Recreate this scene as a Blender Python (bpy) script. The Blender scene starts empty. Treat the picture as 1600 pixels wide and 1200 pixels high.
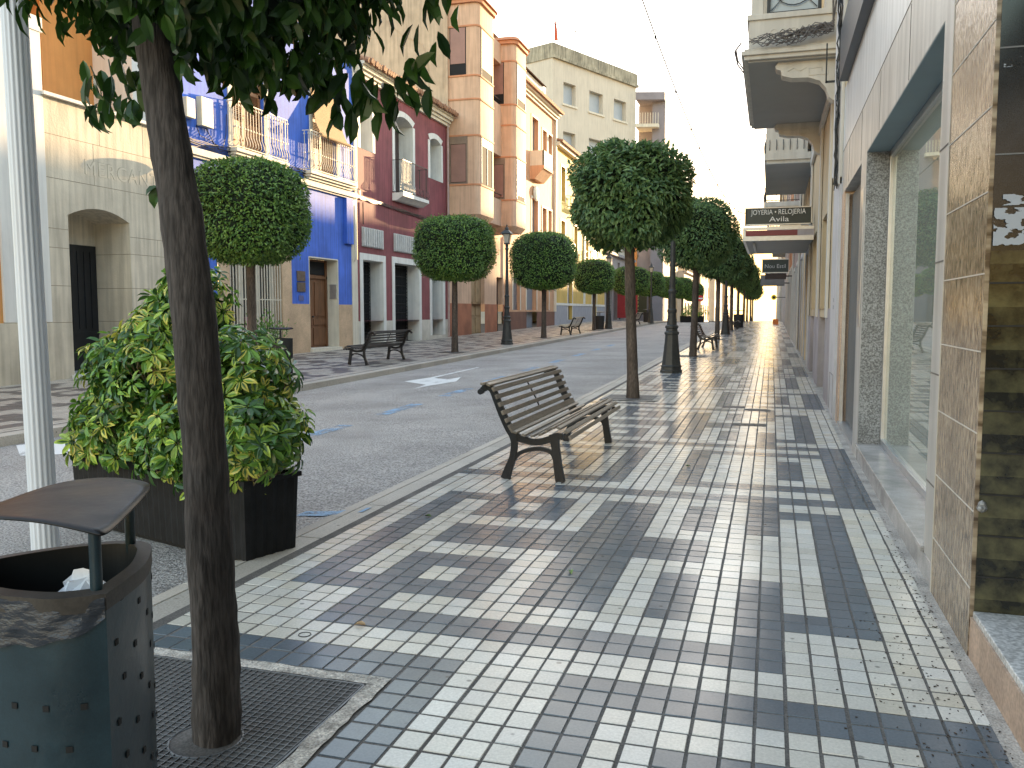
import bpy, math, random
from mathutils import Vector, Matrix
random.seed(7)
S = bpy.context.scene
COL = S.collection
R = math.radians

def zg(y):
    """height of the street along its length: level, a gentle climb, a crest, then down"""
    if y < 10: return 0.0
    if y < 66: return 0.0115 * (y - 10)
    if y < 78:
        t = (y - 66) / 12.0
        return 0.644 + 12 * (0.0115 * t - 0.0215 * t * t / 2)
    return 0.653 - 0.010 * (y - 78)

# ------------------------------------------------------------------ materials
MATS = {}
def nmat(name):
    m = bpy.data.materials.new(name); m.use_nodes = True
    nt = m.node_tree; nt.nodes.clear()
    out = nt.nodes.new('ShaderNodeOutputMaterial')
    return m, nt, out
def N(nt, t, **kw):
    n = nt.nodes.new(t)
    for k, v in kw.items():
        if k.startswith('i_'): n.inputs[k[2:].replace('_', ' ')].default_value = v
        else: setattr(n, k, v)
    return n
def rgba(c): return (c[0], c[1], c[2], 1.0)
def mat(name, col, rough=0.8, var=0.15, scale=3.0, col2=None, bump=0.0, bscale=40.0, metal=0.0,
        streak=0.0, spec=0.5, fine=0.0, fscale=120.0, stretch=(1, 1, 1), coat=0.0, rvar=0.0, grime=0.0):
    """general surface: large patches, optional vertical streaks, fine speckle and bump, grime near the foot"""
    if name in MATS: return MATS[name]
    m, nt, out = nmat(name)
    L = nt.links.new
    b = N(nt, 'ShaderNodeBsdfPrincipled')
    b.inputs['Roughness'].default_value = rough; b.inputs['Metallic'].default_value = metal
    b.inputs['Specular IOR Level'].default_value = spec
    b.inputs['Coat Weight'].default_value = coat; b.inputs['Coat Roughness'].default_value = 0.15
    L(b.outputs[0], out.inputs[0])
    tc = N(nt, 'ShaderNodeNewGeometry'); mp = N(nt, 'ShaderNodeMapping')
    mp.inputs['Scale'].default_value = stretch
    L(tc.outputs['Position'], mp.inputs['Vector'])
    n1 = N(nt, 'ShaderNodeTexNoise'); n1.inputs['Scale'].default_value = scale; n1.inputs['Detail'].default_value = 7
    n1.inputs['Roughness'].default_value = 0.62
    L(mp.outputs[0], n1.inputs['Vector'])
    r1 = N(nt, 'ShaderNodeValToRGB')
    c2 = col2 or tuple(x * (1 - var) for x in col)
    r1.color_ramp.elements[0].position = 0.36; r1.color_ramp.elements[0].color = rgba(c2)
    r1.color_ramp.elements[1].position = 0.64; r1.color_ramp.elements[1].color = rgba(tuple(min(1, x * (1 + var * 0.45)) for x in col))
    L(n1.outputs['Fac'], r1.inputs[0])
    cur = r1.outputs[0]
    def mul(cur, src, lo, hi, p0=0.35, p1=0.65):
        rr = N(nt, 'ShaderNodeMapRange'); rr.inputs['From Min'].default_value = p0; rr.inputs['From Max'].default_value = p1
        rr.inputs['To Min'].default_value = lo; rr.inputs['To Max'].default_value = hi
        L(src, rr.inputs[0])
        mx = N(nt, 'ShaderNodeMix', data_type='RGBA', blend_type='MULTIPLY'); mx.inputs[0].default_value = 1.0
        L(cur, mx.inputs[6]); L(rr.outputs[0], mx.inputs[7])
        return mx.outputs[2]
    if streak:
        m2 = N(nt, 'ShaderNodeMapping'); m2.inputs['Scale'].default_value = (5, 5, 0.35)
        L(tc.outputs['Position'], m2.inputs['Vector'])
        n2 = N(nt, 'ShaderNodeTexNoise'); n2.inputs['Scale'].default_value = 1.6; n2.inputs['Detail'].default_value = 6
        L(m2.outputs[0], n2.inputs['Vector'])
        cur = mul(cur, n2.outputs['Fac'], 1 - streak, 1.03, 0.38, 0.58)
    if fine:
        n3 = N(nt, 'ShaderNodeTexNoise'); n3.inputs['Scale'].default_value = fscale; n3.inputs['Detail'].default_value = 3
        L(mp.outputs[0], n3.inputs['Vector'])
        cur = mul(cur, n3.outputs['Fac'], 1 - fine, 1 + fine)
    if grime:
        sp = N(nt, 'ShaderNodeSeparateXYZ'); L(tc.outputs['Position'], sp.inputs[0])
        ad = N(nt, 'ShaderNodeMath', operation='ADD'); L(sp.outputs[2], ad.inputs[0])
        ml = N(nt, 'ShaderNodeMath', operation='MULTIPLY'); ml.inputs[1].default_value = 1.2
        L(n1.outputs['Fac'], ml.inputs[0]); L(ml.outputs[0], ad.inputs[1])
        cur = mul(cur, ad.outputs[0], 1 - grime, 1.0, 0.5, 1.7)
    L(cur, b.inputs['Base Color'])
    if rvar:
        rr = N(nt, 'ShaderNodeMapRange'); rr.inputs['To Min'].default_value = max(0.02, rough - rvar); rr.inputs['To Max'].default_value = rough + rvar
        rr.inputs['From Min'].default_value = 0.3; rr.inputs['From Max'].default_value = 0.7
        L(n1.outputs['Fac'], rr.inputs[0]); L(rr.outputs[0], b.inputs['Roughness'])
    if bump:
        n4 = N(nt, 'ShaderNodeTexNoise'); n4.inputs['Scale'].default_value = bscale; n4.inputs['Detail'].default_value = 5
        L(mp.outputs[0], n4.inputs['Vector'])
        bp = N(nt, 'ShaderNodeBump'); bp.inputs['Strength'].default_value = bump; bp.inputs['Distance'].default_value = 0.02
        L(n4.outputs['Fac'], bp.inputs['Height']); L(bp.outputs[0], b.inputs['Normal'])
    MATS[name] = m
    return m

def attr_mat(name, attr, rough=0.4, rv=0.12, bump=0.15, bscale=60, speck=0.12, spec=0.5, sscale=90.0):
    """surface coloured by a per-face attribute, with speckle, blotches of dirt and an uneven sheen"""
    m, nt, out = nmat(name); L = nt.links.new
    b = N(nt, 'ShaderNodeBsdfPrincipled'); L(b.outputs[0], out.inputs[0])
    b.inputs['Specular IOR Level'].default_value = spec
    a = N(nt, 'ShaderNodeAttribute', attribute_name=attr)
    g = N(nt, 'ShaderNodeNewGeometry')
    def noise(sc, det=5, ro=0.6):
        n = N(nt, 'ShaderNodeTexNoise'); n.inputs['Scale'].default_value = sc; n.inputs['Detail'].default_value = det
        n.inputs['Roughness'].default_value = ro; L(g.outputs['Position'], n.inputs['Vector']); return n.outputs['Fac']
    def rng(src, a0, a1, lo, hi):
        r = N(nt, 'ShaderNodeMapRange'); r.inputs['From Min'].default_value = a0; r.inputs['From Max'].default_value = a1
        r.inputs['To Min'].default_value = lo; r.inputs['To Max'].default_value = hi; L(src, r.inputs[0]); return r.outputs[0]
    def mul(c, f):
        mx = N(nt, 'ShaderNodeMix', data_type='RGBA', blend_type='MULTIPLY'); mx.inputs[0].default_value = 1
        L(c, mx.inputs[6]); L(f, mx.inputs[7]); return mx.outputs[2]
    cur = a.outputs['Color']
    cur = mul(cur, rng(noise(sscale, 3), 0.35, 0.65, 1 - speck, 1 + speck * 0.5))
    cur = mul(cur, rng(noise(1.3, 8, 0.7), 0.35, 0.62, 0.88, 1.03))
    cur = mul(cur, rng(noise(9.0, 6, 0.75), 0.28, 0.40, 0.78, 1.0))     # foot-worn stains
    # small dark spots: old gum and drips
    v = N(nt, 'ShaderNodeTexVoronoi'); v.inputs['Scale'].default_value = 6.5; v.inputs['Randomness'].default_value = 1.0
    L(g.outputs['Position'], v.inputs['Vector'])
    cur = mul(cur, rng(v.outputs['Distance'], 0.055, 0.10, 0.45, 1.0))
    L(cur, b.inputs['Base Color'])
    L(rng(noise(3.5, 6, 0.65), 0.3, 0.7, rough - rv, rough + rv), b.inputs['Roughness'])
    bp = N(nt, 'ShaderNodeBump'); bp.inputs['Strength'].default_value = bump; bp.inputs['Distance'].default_value = 0.004
    L(noise(bscale, 4), bp.inputs['Height']); L(bp.outputs[0], b.inputs['Normal'])
    MATS[name] = m; return m

def leaf_mat(name, c1, c2, rough=0.38, trans=0.35, tc=None, attr=None):
    m, nt, out = nmat(name); L = nt.links.new
    b = N(nt, 'ShaderNodeBsdfPrincipled'); b.inputs['Roughness'].default_value = rough
    t = N(nt, 'ShaderNodeBsdfTranslucent'); mx = N(nt, 'ShaderNodeMixShader'); mx.inputs[0].default_value = trans
    g = N(nt, 'ShaderNodeNewGeometry')
    n = N(nt, 'ShaderNodeTexNoise'); n.inputs['Scale'].default_value = 9.0; n.inputs['Detail'].default_value = 3
    L(g.outputs['Position'], n.inputs['Vector'])
    ad = N(nt, 'ShaderNodeMath', operation='ADD'); ad.inputs[1].default_value = -0.5
    w = N(nt, 'ShaderNodeTexWhiteNoise', noise_dimensions='1D')
    isl = g.outputs['Random Per Island']
    L(isl, ad.inputs[0])
    ad2 = N(nt, 'ShaderNodeMath', operation='MULTIPLY_ADD'); ad2.inputs[1].default_value = 0.55
    L(ad.outputs[0], ad2.inputs[0]); L(n.outputs['Fac'], ad2.inputs[2])
    r = N(nt, 'ShaderNodeValToRGB')
    r.color_ramp.elements[0].position = 0.25; r.color_ramp.elements[0].color = rgba(c1)
    r.color_ramp.elements[1].position = 0.8; r.color_ramp.elements[1].color = rgba(c2)
    L(ad2.outputs[0], r.inputs[0])
    cur = r.outputs[0]
    if attr:
        a = N(nt, 'ShaderNodeAttribute', attribute_name=attr)
        cur = a.outputs['Color']
    L(cur, b.inputs['Base Color'])
    if tc: t.inputs['Color'].default_value = rgba(tc)
    else: L(cur, t.inputs['Color'])
    L(b.outputs[0], mx.inputs[1]); L(t.outputs[0], mx.inputs[2]); L(mx.outputs[0], out.inputs[0])
    MATS[name] = m; return m

# ------------------------------------------------------------------ mesh builder
class MB:
    def __init__(s): s.v = []; s.f = []; s.c = []; s.uc = False
    def add(s, vs, fs, col=None):
        o = len(s.v); s.v += [tuple(p) for p in vs]; s.f += [tuple(i + o for i in f) for f in fs]
        if col is not None: s.uc = True
        s.c += [col or (1, 1, 1)] * len(fs)
        return s
    def box(s, x0, x1, y0, y1, z0, z1, col=None):
        if x0 > x1: x0, x1 = x1, x0
        if y0 > y1: y0, y1 = y1, y0
        if z0 > z1: z0, z1 = z1, z0
        vs = [(x0,y0,z0),(x1,y0,z0),(x1,y1,z0),(x0,y1,z0),(x0,y0,z1),(x1,y0,z1),(x1,y1,z1),(x0,y1,z1)]
        return s.add(vs, [(3,2,1,0),(4,5,6,7),(0,1,5,4),(1,2,6,5),(2,3,7,6),(3,0,4,7)], col)
    def obox(s, c, ax, ay, az, col=None):
        c = Vector(c); ax, ay, az = Vector(ax), Vector(ay), Vector(az)
        vs = [c + i*ax + j*ay + k*az for (i, j, k) in ((-1,-1,-1),(1,-1,-1),(1,1,-1),(-1,1,-1),(-1,-1,1),(1,-1,1),(1,1,1),(-1,1,1))]
        return s.add(vs, [(3,2,1,0),(4,5,6,7),(0,1,5,4),(1,2,6,5),(2,3,7,6),(3,0,4,7)], col)
    def quad(s, a, b, c, d, col=None): return s.add([a, b, c, d], [(0,1,2,3)], col)
    def tube(s, pts, rad, n=8, caps=True, squash=None):
        pts = [Vector(p) for p in pts]
        if not isinstance(rad, (list, tuple)): rad = [rad] * len(pts)
        vs = []; fs = []; prev = None
        for i, p in enumerate(pts):
            d = (pts[min(i+1, len(pts)-1)] - pts[max(i-1, 0)])
            if d.length < 1e-9: d = Vector((0, 0, 1))
            d.normalize()
            if prev is None:
                a = d.orthogonal().normalized()
            else:
                a = prev - d * prev.dot(d)
                a = a.normalized() if a.length > 1e-6 else d.orthogonal().normalized()
            prev = a; b = d.cross(a)
            for k in range(n):
                t = 2 * math.pi * k / n
                vs.append(p + (a * math.cos(t) + b * math.sin(t)) * rad[i])
        for i in range(len(pts) - 1):
            for k in range(n):
                k2 = (k + 1) % n
                fs.append((i*n+k, i*n+k2, (i+1)*n+k2, (i+1)*n+k))
        if caps:
            fs.append(tuple(range(n-1, -1, -1))); fs.append(tuple((len(pts)-1)*n + k for k in range(n)))
        return s.add(vs, fs)
    def lathe(s, prof, c=(0, 0, 0), n=24, flute=0.0, fn=16):
        vs = []; fs = []
        for (r, z) in prof:
            for k in range(n):
                t = 2 * math.pi * k / n
                rr = r * (1 + flute * math.cos(fn * t)) if flute else r
                vs.append((c[0] + rr*math.cos(t), c[1] + rr*math.sin(t), c[2] + z))
        for i in range(len(prof) - 1):
            for k in range(n):
                k2 = (k + 1) % n
                fs.append((i*n+k, i*n+k2, (i+1)*n+k2, (i+1)*n+k))
        fs.append(tuple(range(n-1, -1, -1))); fs.append(tuple((len(prof)-1)*n + k for k in range(n)))
        return s.add(vs, fs)
    def prism(s, poly, o, u, v, w, t0=0.0, t1=1.0):
        """polygon (a,b) laid out along u,v from o and pushed along w from t0 to t1"""
        o, u, v, w = Vector(o), Vector(u), Vector(v), Vector(w)
        n = len(poly)
        vs = [o + u*a + v*b + w*t0 for a, b in poly] + [o + u*a + v*b + w*t1 for a, b in poly]
        fs = [tuple(range(n-1, -1, -1)), tuple(range(n, 2*n))]
        fs += [(i, (i+1) % n, n + (i+1) % n, n + i) for i in range(n)]
        return s.add(vs, fs)
    def build(s, name, m=None, parent=None, bevel=0.0, smooth=None, seg=2):
        me = bpy.data.meshes.new(name)
        off = Vector(parent['_o']) if (parent is not None and '_o' in parent.keys()) else Vector((0, 0, 0))
        me.from_pydata([(p[0]-off[0], p[1]-off[1], p[2]-off[2]) for p in s.v], [], s.f)
        me.update()
        if s.uc:
            a = me.color_attributes.new('col', 'FLOAT_COLOR', 'CORNER')
            buf = []
            for f, c in zip(s.f, s.c): buf += [c[0], c[1], c[2], 1.0] * len(f)
            a.data.foreach_set('color', buf)
        if smooth is not None:
            me.polygons.foreach_set('use_smooth', [True] * len(me.polygons))
            me.set_sharp_from_angle(angle=R(smooth))
        if m is not None: me.materials.append(m)
        o = bpy.data.objects.new(name, me); COL.objects.link(o)
        if parent is not None:
            o.parent = parent
            if '_o' in parent.keys(): o['_o'] = tuple(parent['_o'])
        if bevel:
            md = o.modifiers.new('bevel', 'BEVEL'); md.width = bevel; md.segments = seg; md.limit_method = 'ANGLE'
            md.harden_normals = False
        return o

def thing(name, label, cat, loc=(0, 0, 0), group=None, kind=None, rot=0.0, fixed=True):
    """an Empty at the thing's base; parts built in world coordinates are shifted to it when fixed"""
    o = bpy.data.objects.new(name, None); COL.objects.link(o)
    o.empty_display_size = 0.3; o.location = loc
    if rot: o.rotation_euler[2] = rot
    if fixed: o['_o'] = tuple(loc)
    o['label'] = label; o['category'] = cat
    if group: o['group'] = group
    if kind: o['kind'] = kind
    return o
def tag(o, label, cat, group=None, kind=None):
    o['label'] = label; o['category'] = cat
    if group: o['group'] = group
    if kind: o['kind'] = kind
    return o
def structure(o):
    o['kind'] = 'structure'; return o
def dup(src, loc, rot=0.0, label=None, group=None, scale=None, swap=None):
    c = src.copy(); COL.objects.link(c); c.location = loc; c.rotation_euler = (0, 0, rot)
    if scale: c.scale = scale
    if label: c['label'] = label
    if group: c['group'] = group
    kids = [o for o in list(COL.objects) if o.parent == src]
    for k in kids:
        k2 = k.copy(); COL.objects.link(k2); k2.parent = c
        if swap and k.name.split('.')[0] in swap: k2.data = swap[k.name.split('.')[0]]
        for g in [o for o in list(COL.objects) if o.parent == k]:
            g2 = g.copy(); COL.objects.link(g2); g2.parent = k2
    return c

def text(body, size, mtx, m, parent, name='lettering', ext=0.004, sx=1.0, align='CENTER', spacing=1.0):
    cu = bpy.data.curves.new(name, 'FONT'); cu.body = body; cu.size = size; cu.extrude = ext
    cu.align_x = align; cu.align_y = 'CENTER'; cu.space_character = spacing; cu.resolution_u = 4
    t = bpy.data.objects.new('tmp', cu); COL.objects.link(t)
    bpy.context.view_layer.update()
    me = bpy.data.meshes.new_from_object(t)
    bpy.data.objects.remove(t)
    off = Vector(parent['_o']) if '_o' in parent.keys() else Vector((0, 0, 0))
    me.transform(Matrix.Translation(-off) @ mtx @ Matrix.Diagonal((sx, 1, 1, 1)))
    me.materials.clear(); me.materials.append(m)
    o = bpy.data.objects.new(name, me); COL.objects.link(o); o.parent = parent
    return o
def M4(loc, x, y):
    x, y = Vector(x).normalized(), Vector(y).normalized(); z = x.cross(y)
    return Matrix(((x[0], y[0], z[0], loc[0]), (x[1], y[1], z[1], loc[1]), (x[2], y[2], z[2], loc[2]), (0, 0, 0, 1)))

# a wall standing on the plane x = x0, facing s (+1 or -1), with real openings and reveals
def wall(mb, x0, s, y0, y1, z0, z1, ops=(), back=None):
    ys = sorted(set([y0, y1] + [o['y'][0] for o in ops] + [o['y'][1] for o in ops]))
    zs = sorted(set([z0, z1] + [o['z'][0] for o in ops] + [o['z'][1] for o in ops]))
    ys = [y for y in ys if y0 <= y <= y1]; zs = [z for z in zs if z0 <= z <= z1]
    for i in range(len(ys)-1):
        for j in range(len(zs)-1):
            cy, cz = (ys[i]+ys[i+1])/2, (zs[j]+zs[j+1])/2
            if any(o['y'][0] < cy < o['y'][1] and o['z'][0] < cz < o['z'][1] for o in ops): continue
            a, b, c, d = (x0,ys[i],zs[j]),(x0,ys[i+1],zs[j]),(x0,ys[i+1],zs[j+1]),(x0,ys[i],zs[j+1])
            mb.quad(a,b,c,d) if s > 0 else mb.quad(b,a,d,c)
    for o in ops:
        ya, yb = o['y']; za, zb = o['z']; d = o.get('d', 0.25); xi = x0 - s*d; ar = o.get('arch', 0)
        if o.get('noreveal'): continue
        zt = zb - ar
        mb.quad((x0,yb,za),(xi,yb,za),(xi,yb,zt),(x0,yb,zt)); mb.quad((x0,ya,za),(x0,ya,zt),(xi,ya,zt),(xi,ya,za))
        mb.quad((x0,ya,za),(xi,ya,za),(xi,yb,za),(x0,yb,za))
        if ar:
            n = 10; pts = []
            for k in range(n+1):
                t = -1 + 2*k/n
                pts.append(((ya+yb)/2 + t*(yb-ya)/2, zt + ar*(1 - t*t)))
            for k in range(n):
                (p, q), (r_, t_) = pts[k], pts[k+1]
                mb.quad((x0,p,q),(x0,r_,t_),(xi,r_,t_),(xi,p,q))
                mb.quad((x0,p,q),(x0,r_,t_),(x0,r_,zb),(x0,p,zb))
        else:
            mb.quad((x0,ya,zb),(x0,yb,zb),(xi,yb,zb),(xi,ya,zb))
    return mb
def surround(mb, x0, s, ya, yb, za, zb, w, t, arch=0, foot=False):
    """raised band round an opening"""
    xa, xb = x0 - s*0.002, x0 + s*t
    mb.box(xa, xb, ya-w, ya, za if foot else za-0, zb-arch)
    mb.box(xa, xb, yb, yb+w, za if foot else za-0, zb-arch)
    if arch:
        n = 12
        for k in range(n):
            t0, t1 = -1+2*k/n, -1+2*(k+1)/n
            f = lambda t, e: ((ya+yb)/2 + t*((yb-ya)/2+e), zb-arch+(arch)*(1-t*t)+e)
            p, q, r_, u = f(t0,0), f(t1,0), f(t1,w), f(t0,w)
            vs = [(xa,)+p,(xa,)+q,(xa,)+r_,(xa,)+u,(xb,)+p,(xb,)+q,(xb,)+r_,(xb,)+u]
            mb.add(vs, [(3,2,1,0),(4,5,6,7),(0,1,5,4),(1,2,6,5),(2,3,7,6),(3,0,4,7)])
    else:
        mb.box(xa, xb, ya-w, yb+w, zb, zb+w)
def rails(mb, x0, x1, y0, y1, z0, z1, step=0.11, r=0.008, belly=0.0, s=1, knots=True):
    """three-sided balcony railing from the wall at x0 out to x1"""
    for z in (z0+0.05, z1):
        mb.box(min(x0,x1), max(x0,x1), y0-0.012, y0+0.012, z-0.012, z+0.012)
        mb.box(min(x0,x1), max(x0,x1), y1-0.012, y1+0.012, z-0.012, z+0.012)
        mb.box(x1-0.012, x1+0.012, y0, y1, z-0.014, z+0.014)
    def bar(x, y, ox, oy):
        if belly:
            pts = [(x,y,z0+.05),(x+ox*belly,y+oy*belly,z0+.12),(x+ox*belly*.9,y+oy*belly*.9,z0+.22),(x,y,z0+.38),(x,y,z1)]
            mb.tube(pts, r, 4, False)
        else: mb.tube([(x,y,z0),(x,y,z1)], r, 4, False)
        if knots:
            for q in (0.45, 0.92):
                z = z0+(z1-z0)*q; mb.box(x-r*2, x+r*2, y-r*2, y+r*2, z-r*1.6, z+r*1.6)
    n = max(2, int(abs(y1-y0)/step))
    for i in range(n+1): bar(x1, y0+(y1-y0)*i/n, s, 0)
    n = max(1, int(abs(x1-x0)/step))
    for i in range(n):
        bar(x0+(x1-x0)*(i+.5)/n, y0, 0, -1); bar(x0+(x1-x0)*(i+.5)/n, y1, 0, 1)
# ------------------------------------------------------------------ shared materials
M_cream = mat('cream_render', (0.60,0.53,0.40), 0.85, 0.12, 1.2, bump=0.15, streak=0.12, grime=0.25)
M_white = mat('white_paint', (0.72,0.71,0.66), 0.7, 0.08, 2.0, streak=0.08)
M_iron = mat('dark_iron', (0.012,0.014,0.016), 0.45, 0.3, 12, bump=0.05, spec=0.5)
M_black = mat('black_paint', (0.010,0.011,0.012), 0.55, 0.3, 10)
M_dark = mat('dark_interior', (0.012,0.012,0.013), 0.9, 0.2, 3)
M_glass = mat('window_glass', (0.03,0.035,0.04), 0.04, 0.2, 1, spec=0.9)
M_alu = mat('aluminium', (0.55,0.56,0.57), 0.35, 0.08, 10, metal=0.8)
M_roof = mat('roof_tile', (0.32,0.17,0.10), 0.85, 0.45, 6, bump=0.4, bscale=30)
M_wood = mat('brown_door_wood', (0.20,0.085,0.035), 0.5, 0.3, 3, bump=0.1, stretch=(4,4,0.6))

# ------------------------------------------------------------------ terrain and road
def strip(name, x0f, x1f, y0, y1, dz, m, nx=1, dy=1.0, camber=None):
    mb = MB(); ny = int(round((y1-y0)/dy)); vs = []; fs = []
    for j in range(ny+1):
        y = y0+(y1-y0)*j/ny
        for i in range(nx+1):
            t = i/nx; x = x0f+(x1f-x0f)*t
            vs.append((x, y, zg(y)+(dz if camber is None else camber(t))))
    for j in range(ny):
        for i in range(nx):
            a = j*(nx+1)+i; fs.append((a, a+1, a+nx+2, a+nx+1))
    mb.add(vs, fs); return mb.build(name, m)
M_earth = mat('ground_earth', (0.22,0.20,0.17), 0.95, 0.3, 0.3)
structure(strip('ground', -900, 900, -60, 1500, -0.32, M_earth, 12, 6.0))
M_asph = mat('worn_asphalt', (0.38,0.355,0.33), 0.82, 0.26, 0.6, bump=1.0, bscale=80, fine=0.55, fscale=60, rvar=0.08)
RX0, RX1 = -8.85, -3.16
structure(strip('road', RX0, RX1, -12, 420, 0, M_asph, 6, 1.0, camber=lambda t: -0.125 + 0.085*t + 0.02*math.sin(math.pi*t)))
def road_z(x, y):
    t = (x-RX0)/(RX1-RX0); return zg(y) - 0.125 + 0.085*t + 0.02*math.sin(math.pi*t)

# kerbs: separate stones in one run each
def kerb(name, xa, xb, y0, y1, top, bot, m, step=1.0, gap=0.008, slope=0.0):
    mb = MB(); y = y0; rr = random.Random(3)
    while y < y1:
        ye = min(y1, y+step); k = rr.uniform(0.86, 1.08); c = (0.47*k, 0.425*k, 0.36*k)
        za, zb = zg(y), zg(ye-gap)
        vs = [(xa,y,za+bot),(xb,y,za+bot),(xb,ye-gap,zb+bot),(xa,ye-gap,zb+bot),
              (xa,y,za+top+slope),(xb,y,za+top),(xb,ye-gap,zb+top),(xa,ye-gap,zb+top+slope)]
        mb.add(vs, [(4,5,6,7),(0,1,5,4),(1,2,6,5),(2,3,7,6),(3,0,4,7)], c); y = ye
    return mb.build(name, m, bevel=0.006)
M_kerb = attr_mat('kerb_stone', 'col', 0.7, 0.1, 0.5, 50, 0.22)
structure(kerb('kerb', -3.16, -3.00, -12, 130, 0.0, -0.2, M_kerb, 0.8, slope=-0.035))
structure(kerb('kerb', -2.995, -2.83, -12, 130, -0.002, -0.2, M_kerb, 1.0))
structure(kerb('kerb', -9.10, -8.85, -12, 130, 0.0, -0.22, M_kerb, 1.0))
# base of mortar beneath the tiles
M_grout = mat('tile_grout', (0.12,0.11,0.10), 0.95, 0.3, 4, fine=0.3)
structure(strip('pavement', -2.86, 3.5, -12, 420, -0.0028, M_grout, 1, 1.0))
structure(strip('pavement', -26, -9.08, -12, 420, -0.004, M_grout, 1, 1.0))

# ------------------------------------------------------------------ near pavement: glazed cement tiles, two by two cells of a fret
CELL = ["#######..#######","................","...##########...","...#........#...",".#####.##.#.###.",".#.#.#.##.#.#.#.",
        ".#.###.##.#.#.#.",".#.....##.....#.",".#.########...#.",".#.########...#.",".#.....##.....#.",".#.###.##.#.#.#.",
        ".#.#.#.##.#.#.#.",".#####.##.#.###.","...#........#...","...#############","...............#","#######..#######",
        "......#..#.....#",".####.#..#...#.#",".#..#.#..#...#.#",".#..#.#..#...#.#",".####.#..#...#.#","......#..#.....#"]
UNIT2 = [CELL[41-m] for m in range(24, 42)]
TZ = ["......#..#.....#"] + ["......#..#.###.#","......#..#.#.#.#","......#..#.#.#.#","......#..#.#.#.#","......#..#.###.#"] + ["......#..#.....#"]
ROWS = CELL + UNIT2 + TZ            # 24 + 18 + 7 = 49 rows of cells
TX, TY, X0T, Y0T = 0.2195/2, 0.2535/2, 0.09, 3.12
GRATES = [(-2.62,-1.452,1.98,3.11)] + [(-2.70,-1.74, y-0.42, y+0.58) for y in (14.35, 25.9, 37.6, 49.5, 61.0)]
DRAINS = [(-0.66,-0.36,13.42,13.62),(-0.30,0.03,13.10,13.42),(-0.44,-0.04,11.50,11.78)]
rt = random.Random(11)
M_tile = attr_mat('pavement_tiles', 'col', 0.21, 0.045, 0.08, 50, 0.12, spec=0.34)
mb = MB()
joff = {}
for i in range(-27, 7):
    joff[i] = rt.uniform(-0.0022, 0.0022)
for j in range(-70, 1000):
    yb = Y0T + j*TY
    if yb > 76: break
    m = j//2
    row = ROWS[m % 49]
    near = yb < 22
    for i in range(-27, 7):
        xb = X0T + i*TX
        cx, cy = xb+TX/2, yb+TY/2
        if xb < -2.86 or cx > 0.815: continue
        if any(a < cx < b and c < cy < d for a, b, c, d in GRATES): continue
        if any(a < cx < b and c < cy < d for a, b, c, d in DRAINS): continue
        c = i//2 + 11; k = min(15, max(0, c+2))
        dark = row[k] == '#'
        g = 0.0040; jx = joff[i] + rt.uniform(-0.0012, 0.0012); jy = rt.uniform(-0.0015, 0.0015)
        dz = rt.uniform(-0.0008, 0.0008); tl = rt.uniform(-0.0006, 0.0006); tn = rt.uniform(-0.0006, 0.0006)
        v = rt.uniform(0.88, 1.08); dirty = 0.0
        if cx < -1.6 and cy < 6: dirty = 0.5
        if cx > 0.45: dirty = 0.8
        if dark:
            col = (0.128*v, 0.152*v, 0.178*v)
            if rt.random() < 0.05: col = tuple(q*1.15 for q in col)
        else:
            w = rt.uniform(0, 1)*0.04 + 0.05*dirty*rt.random()
            col = ((0.66-w*0.2)*v, (0.645-w*0.8)*v, (0.60-w*1.7)*v)
        x0, x1, y0, y1 = xb+g+jx, xb+TX-g+jx, yb+g*1.15+jy, yb+TY-g*1.15+jy
        if x1 > 0.805: x1 = 0.805
        z0, z1 = zg(y0)+dz, zg(y1)+dz
        if near:
            e = 0.0035
            vs = [(x0,y0,z0-.006),(x1,y0,z0-.006),(x1,y1,z1-.006),(x0,y1,z1-.006),
                  (x0+e,y0+e,z0+tl+tn),(x1-e,y0+e,z0-tl+tn),(x1-e,y1-e,z1-tl-tn),(x0+e,y1-e,z1+tl-tn)]
            mb.add(vs, [(4,5,6,7),(0,1,5,4),(1,2,6,5),(2,3,7,6),(3,0,4,7)], col)
        else:
            mb.quad((x0,y0,z0+tl),(x1,y0,z0-tl),(x1,y1,z1-tl),(x0,y1,z1+tl), col)
structure(mb.build('pavement', M_tile))
structure(strip('pavement', 0.80, 3.4, -12, 76, -0.0008, mat('mortar_edge', (0.42,0.385,0.34), 0.85, 0.35, 5, bump=0.5, fine=0.3), 1, 1.0))
# beyond the crest a plain run of the same paving
structure(strip('pavement', -2.84, 0.85, 76, 420, 0.0, mat('far_paving', (0.42,0.40,0.36), 0.35, 0.2, 2), 1, 2.0))

# ------------------------------------------------------------------ far pavement: tiles in zigzags
M_tile2 = attr_mat('pavement_tiles_far_side', 'col', 0.42, 0.12, 0.1, 60, 0.12)
mb = MB(); rt = random.Random(5)
s2 = 0.14
for j in range(-30, 520):
    yb = j*s2
    if yb > 74: break
    for i in range(0, 40):
        xb = -14.6 + i*s2
        if xb + s2 > -9.1: continue
        cx, cy = xb + s2/2, yb + s2/2
        u = (cx+14.6)/0.84; tri = abs((u % 2) - 1)
        q = (cy/0.95 + tri*1.5)
        q2 = (cy/0.95 - tri*1.5)
        dark = ((q % 2) < 0.85) != ((q2 % 4) < 0.8)
        if cx > -9.45 or cx < -14.2: dark = False
        v = rt.uniform(0.86, 1.08)
        col = (0.135*v, 0.12*v, 0.115*v) if dark else (0.50*v, 0.455*v, 0.39*v)
        x0, x1, y0, y1 = xb+.004, xb+s2-.004, yb+.004, yb+s2-.004
        mb.quad((x0,y0,zg(y0)),(x1,y0,zg(y0)),(x1,y1,zg(y1)),(x0,y1,zg(y1)), col)
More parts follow.
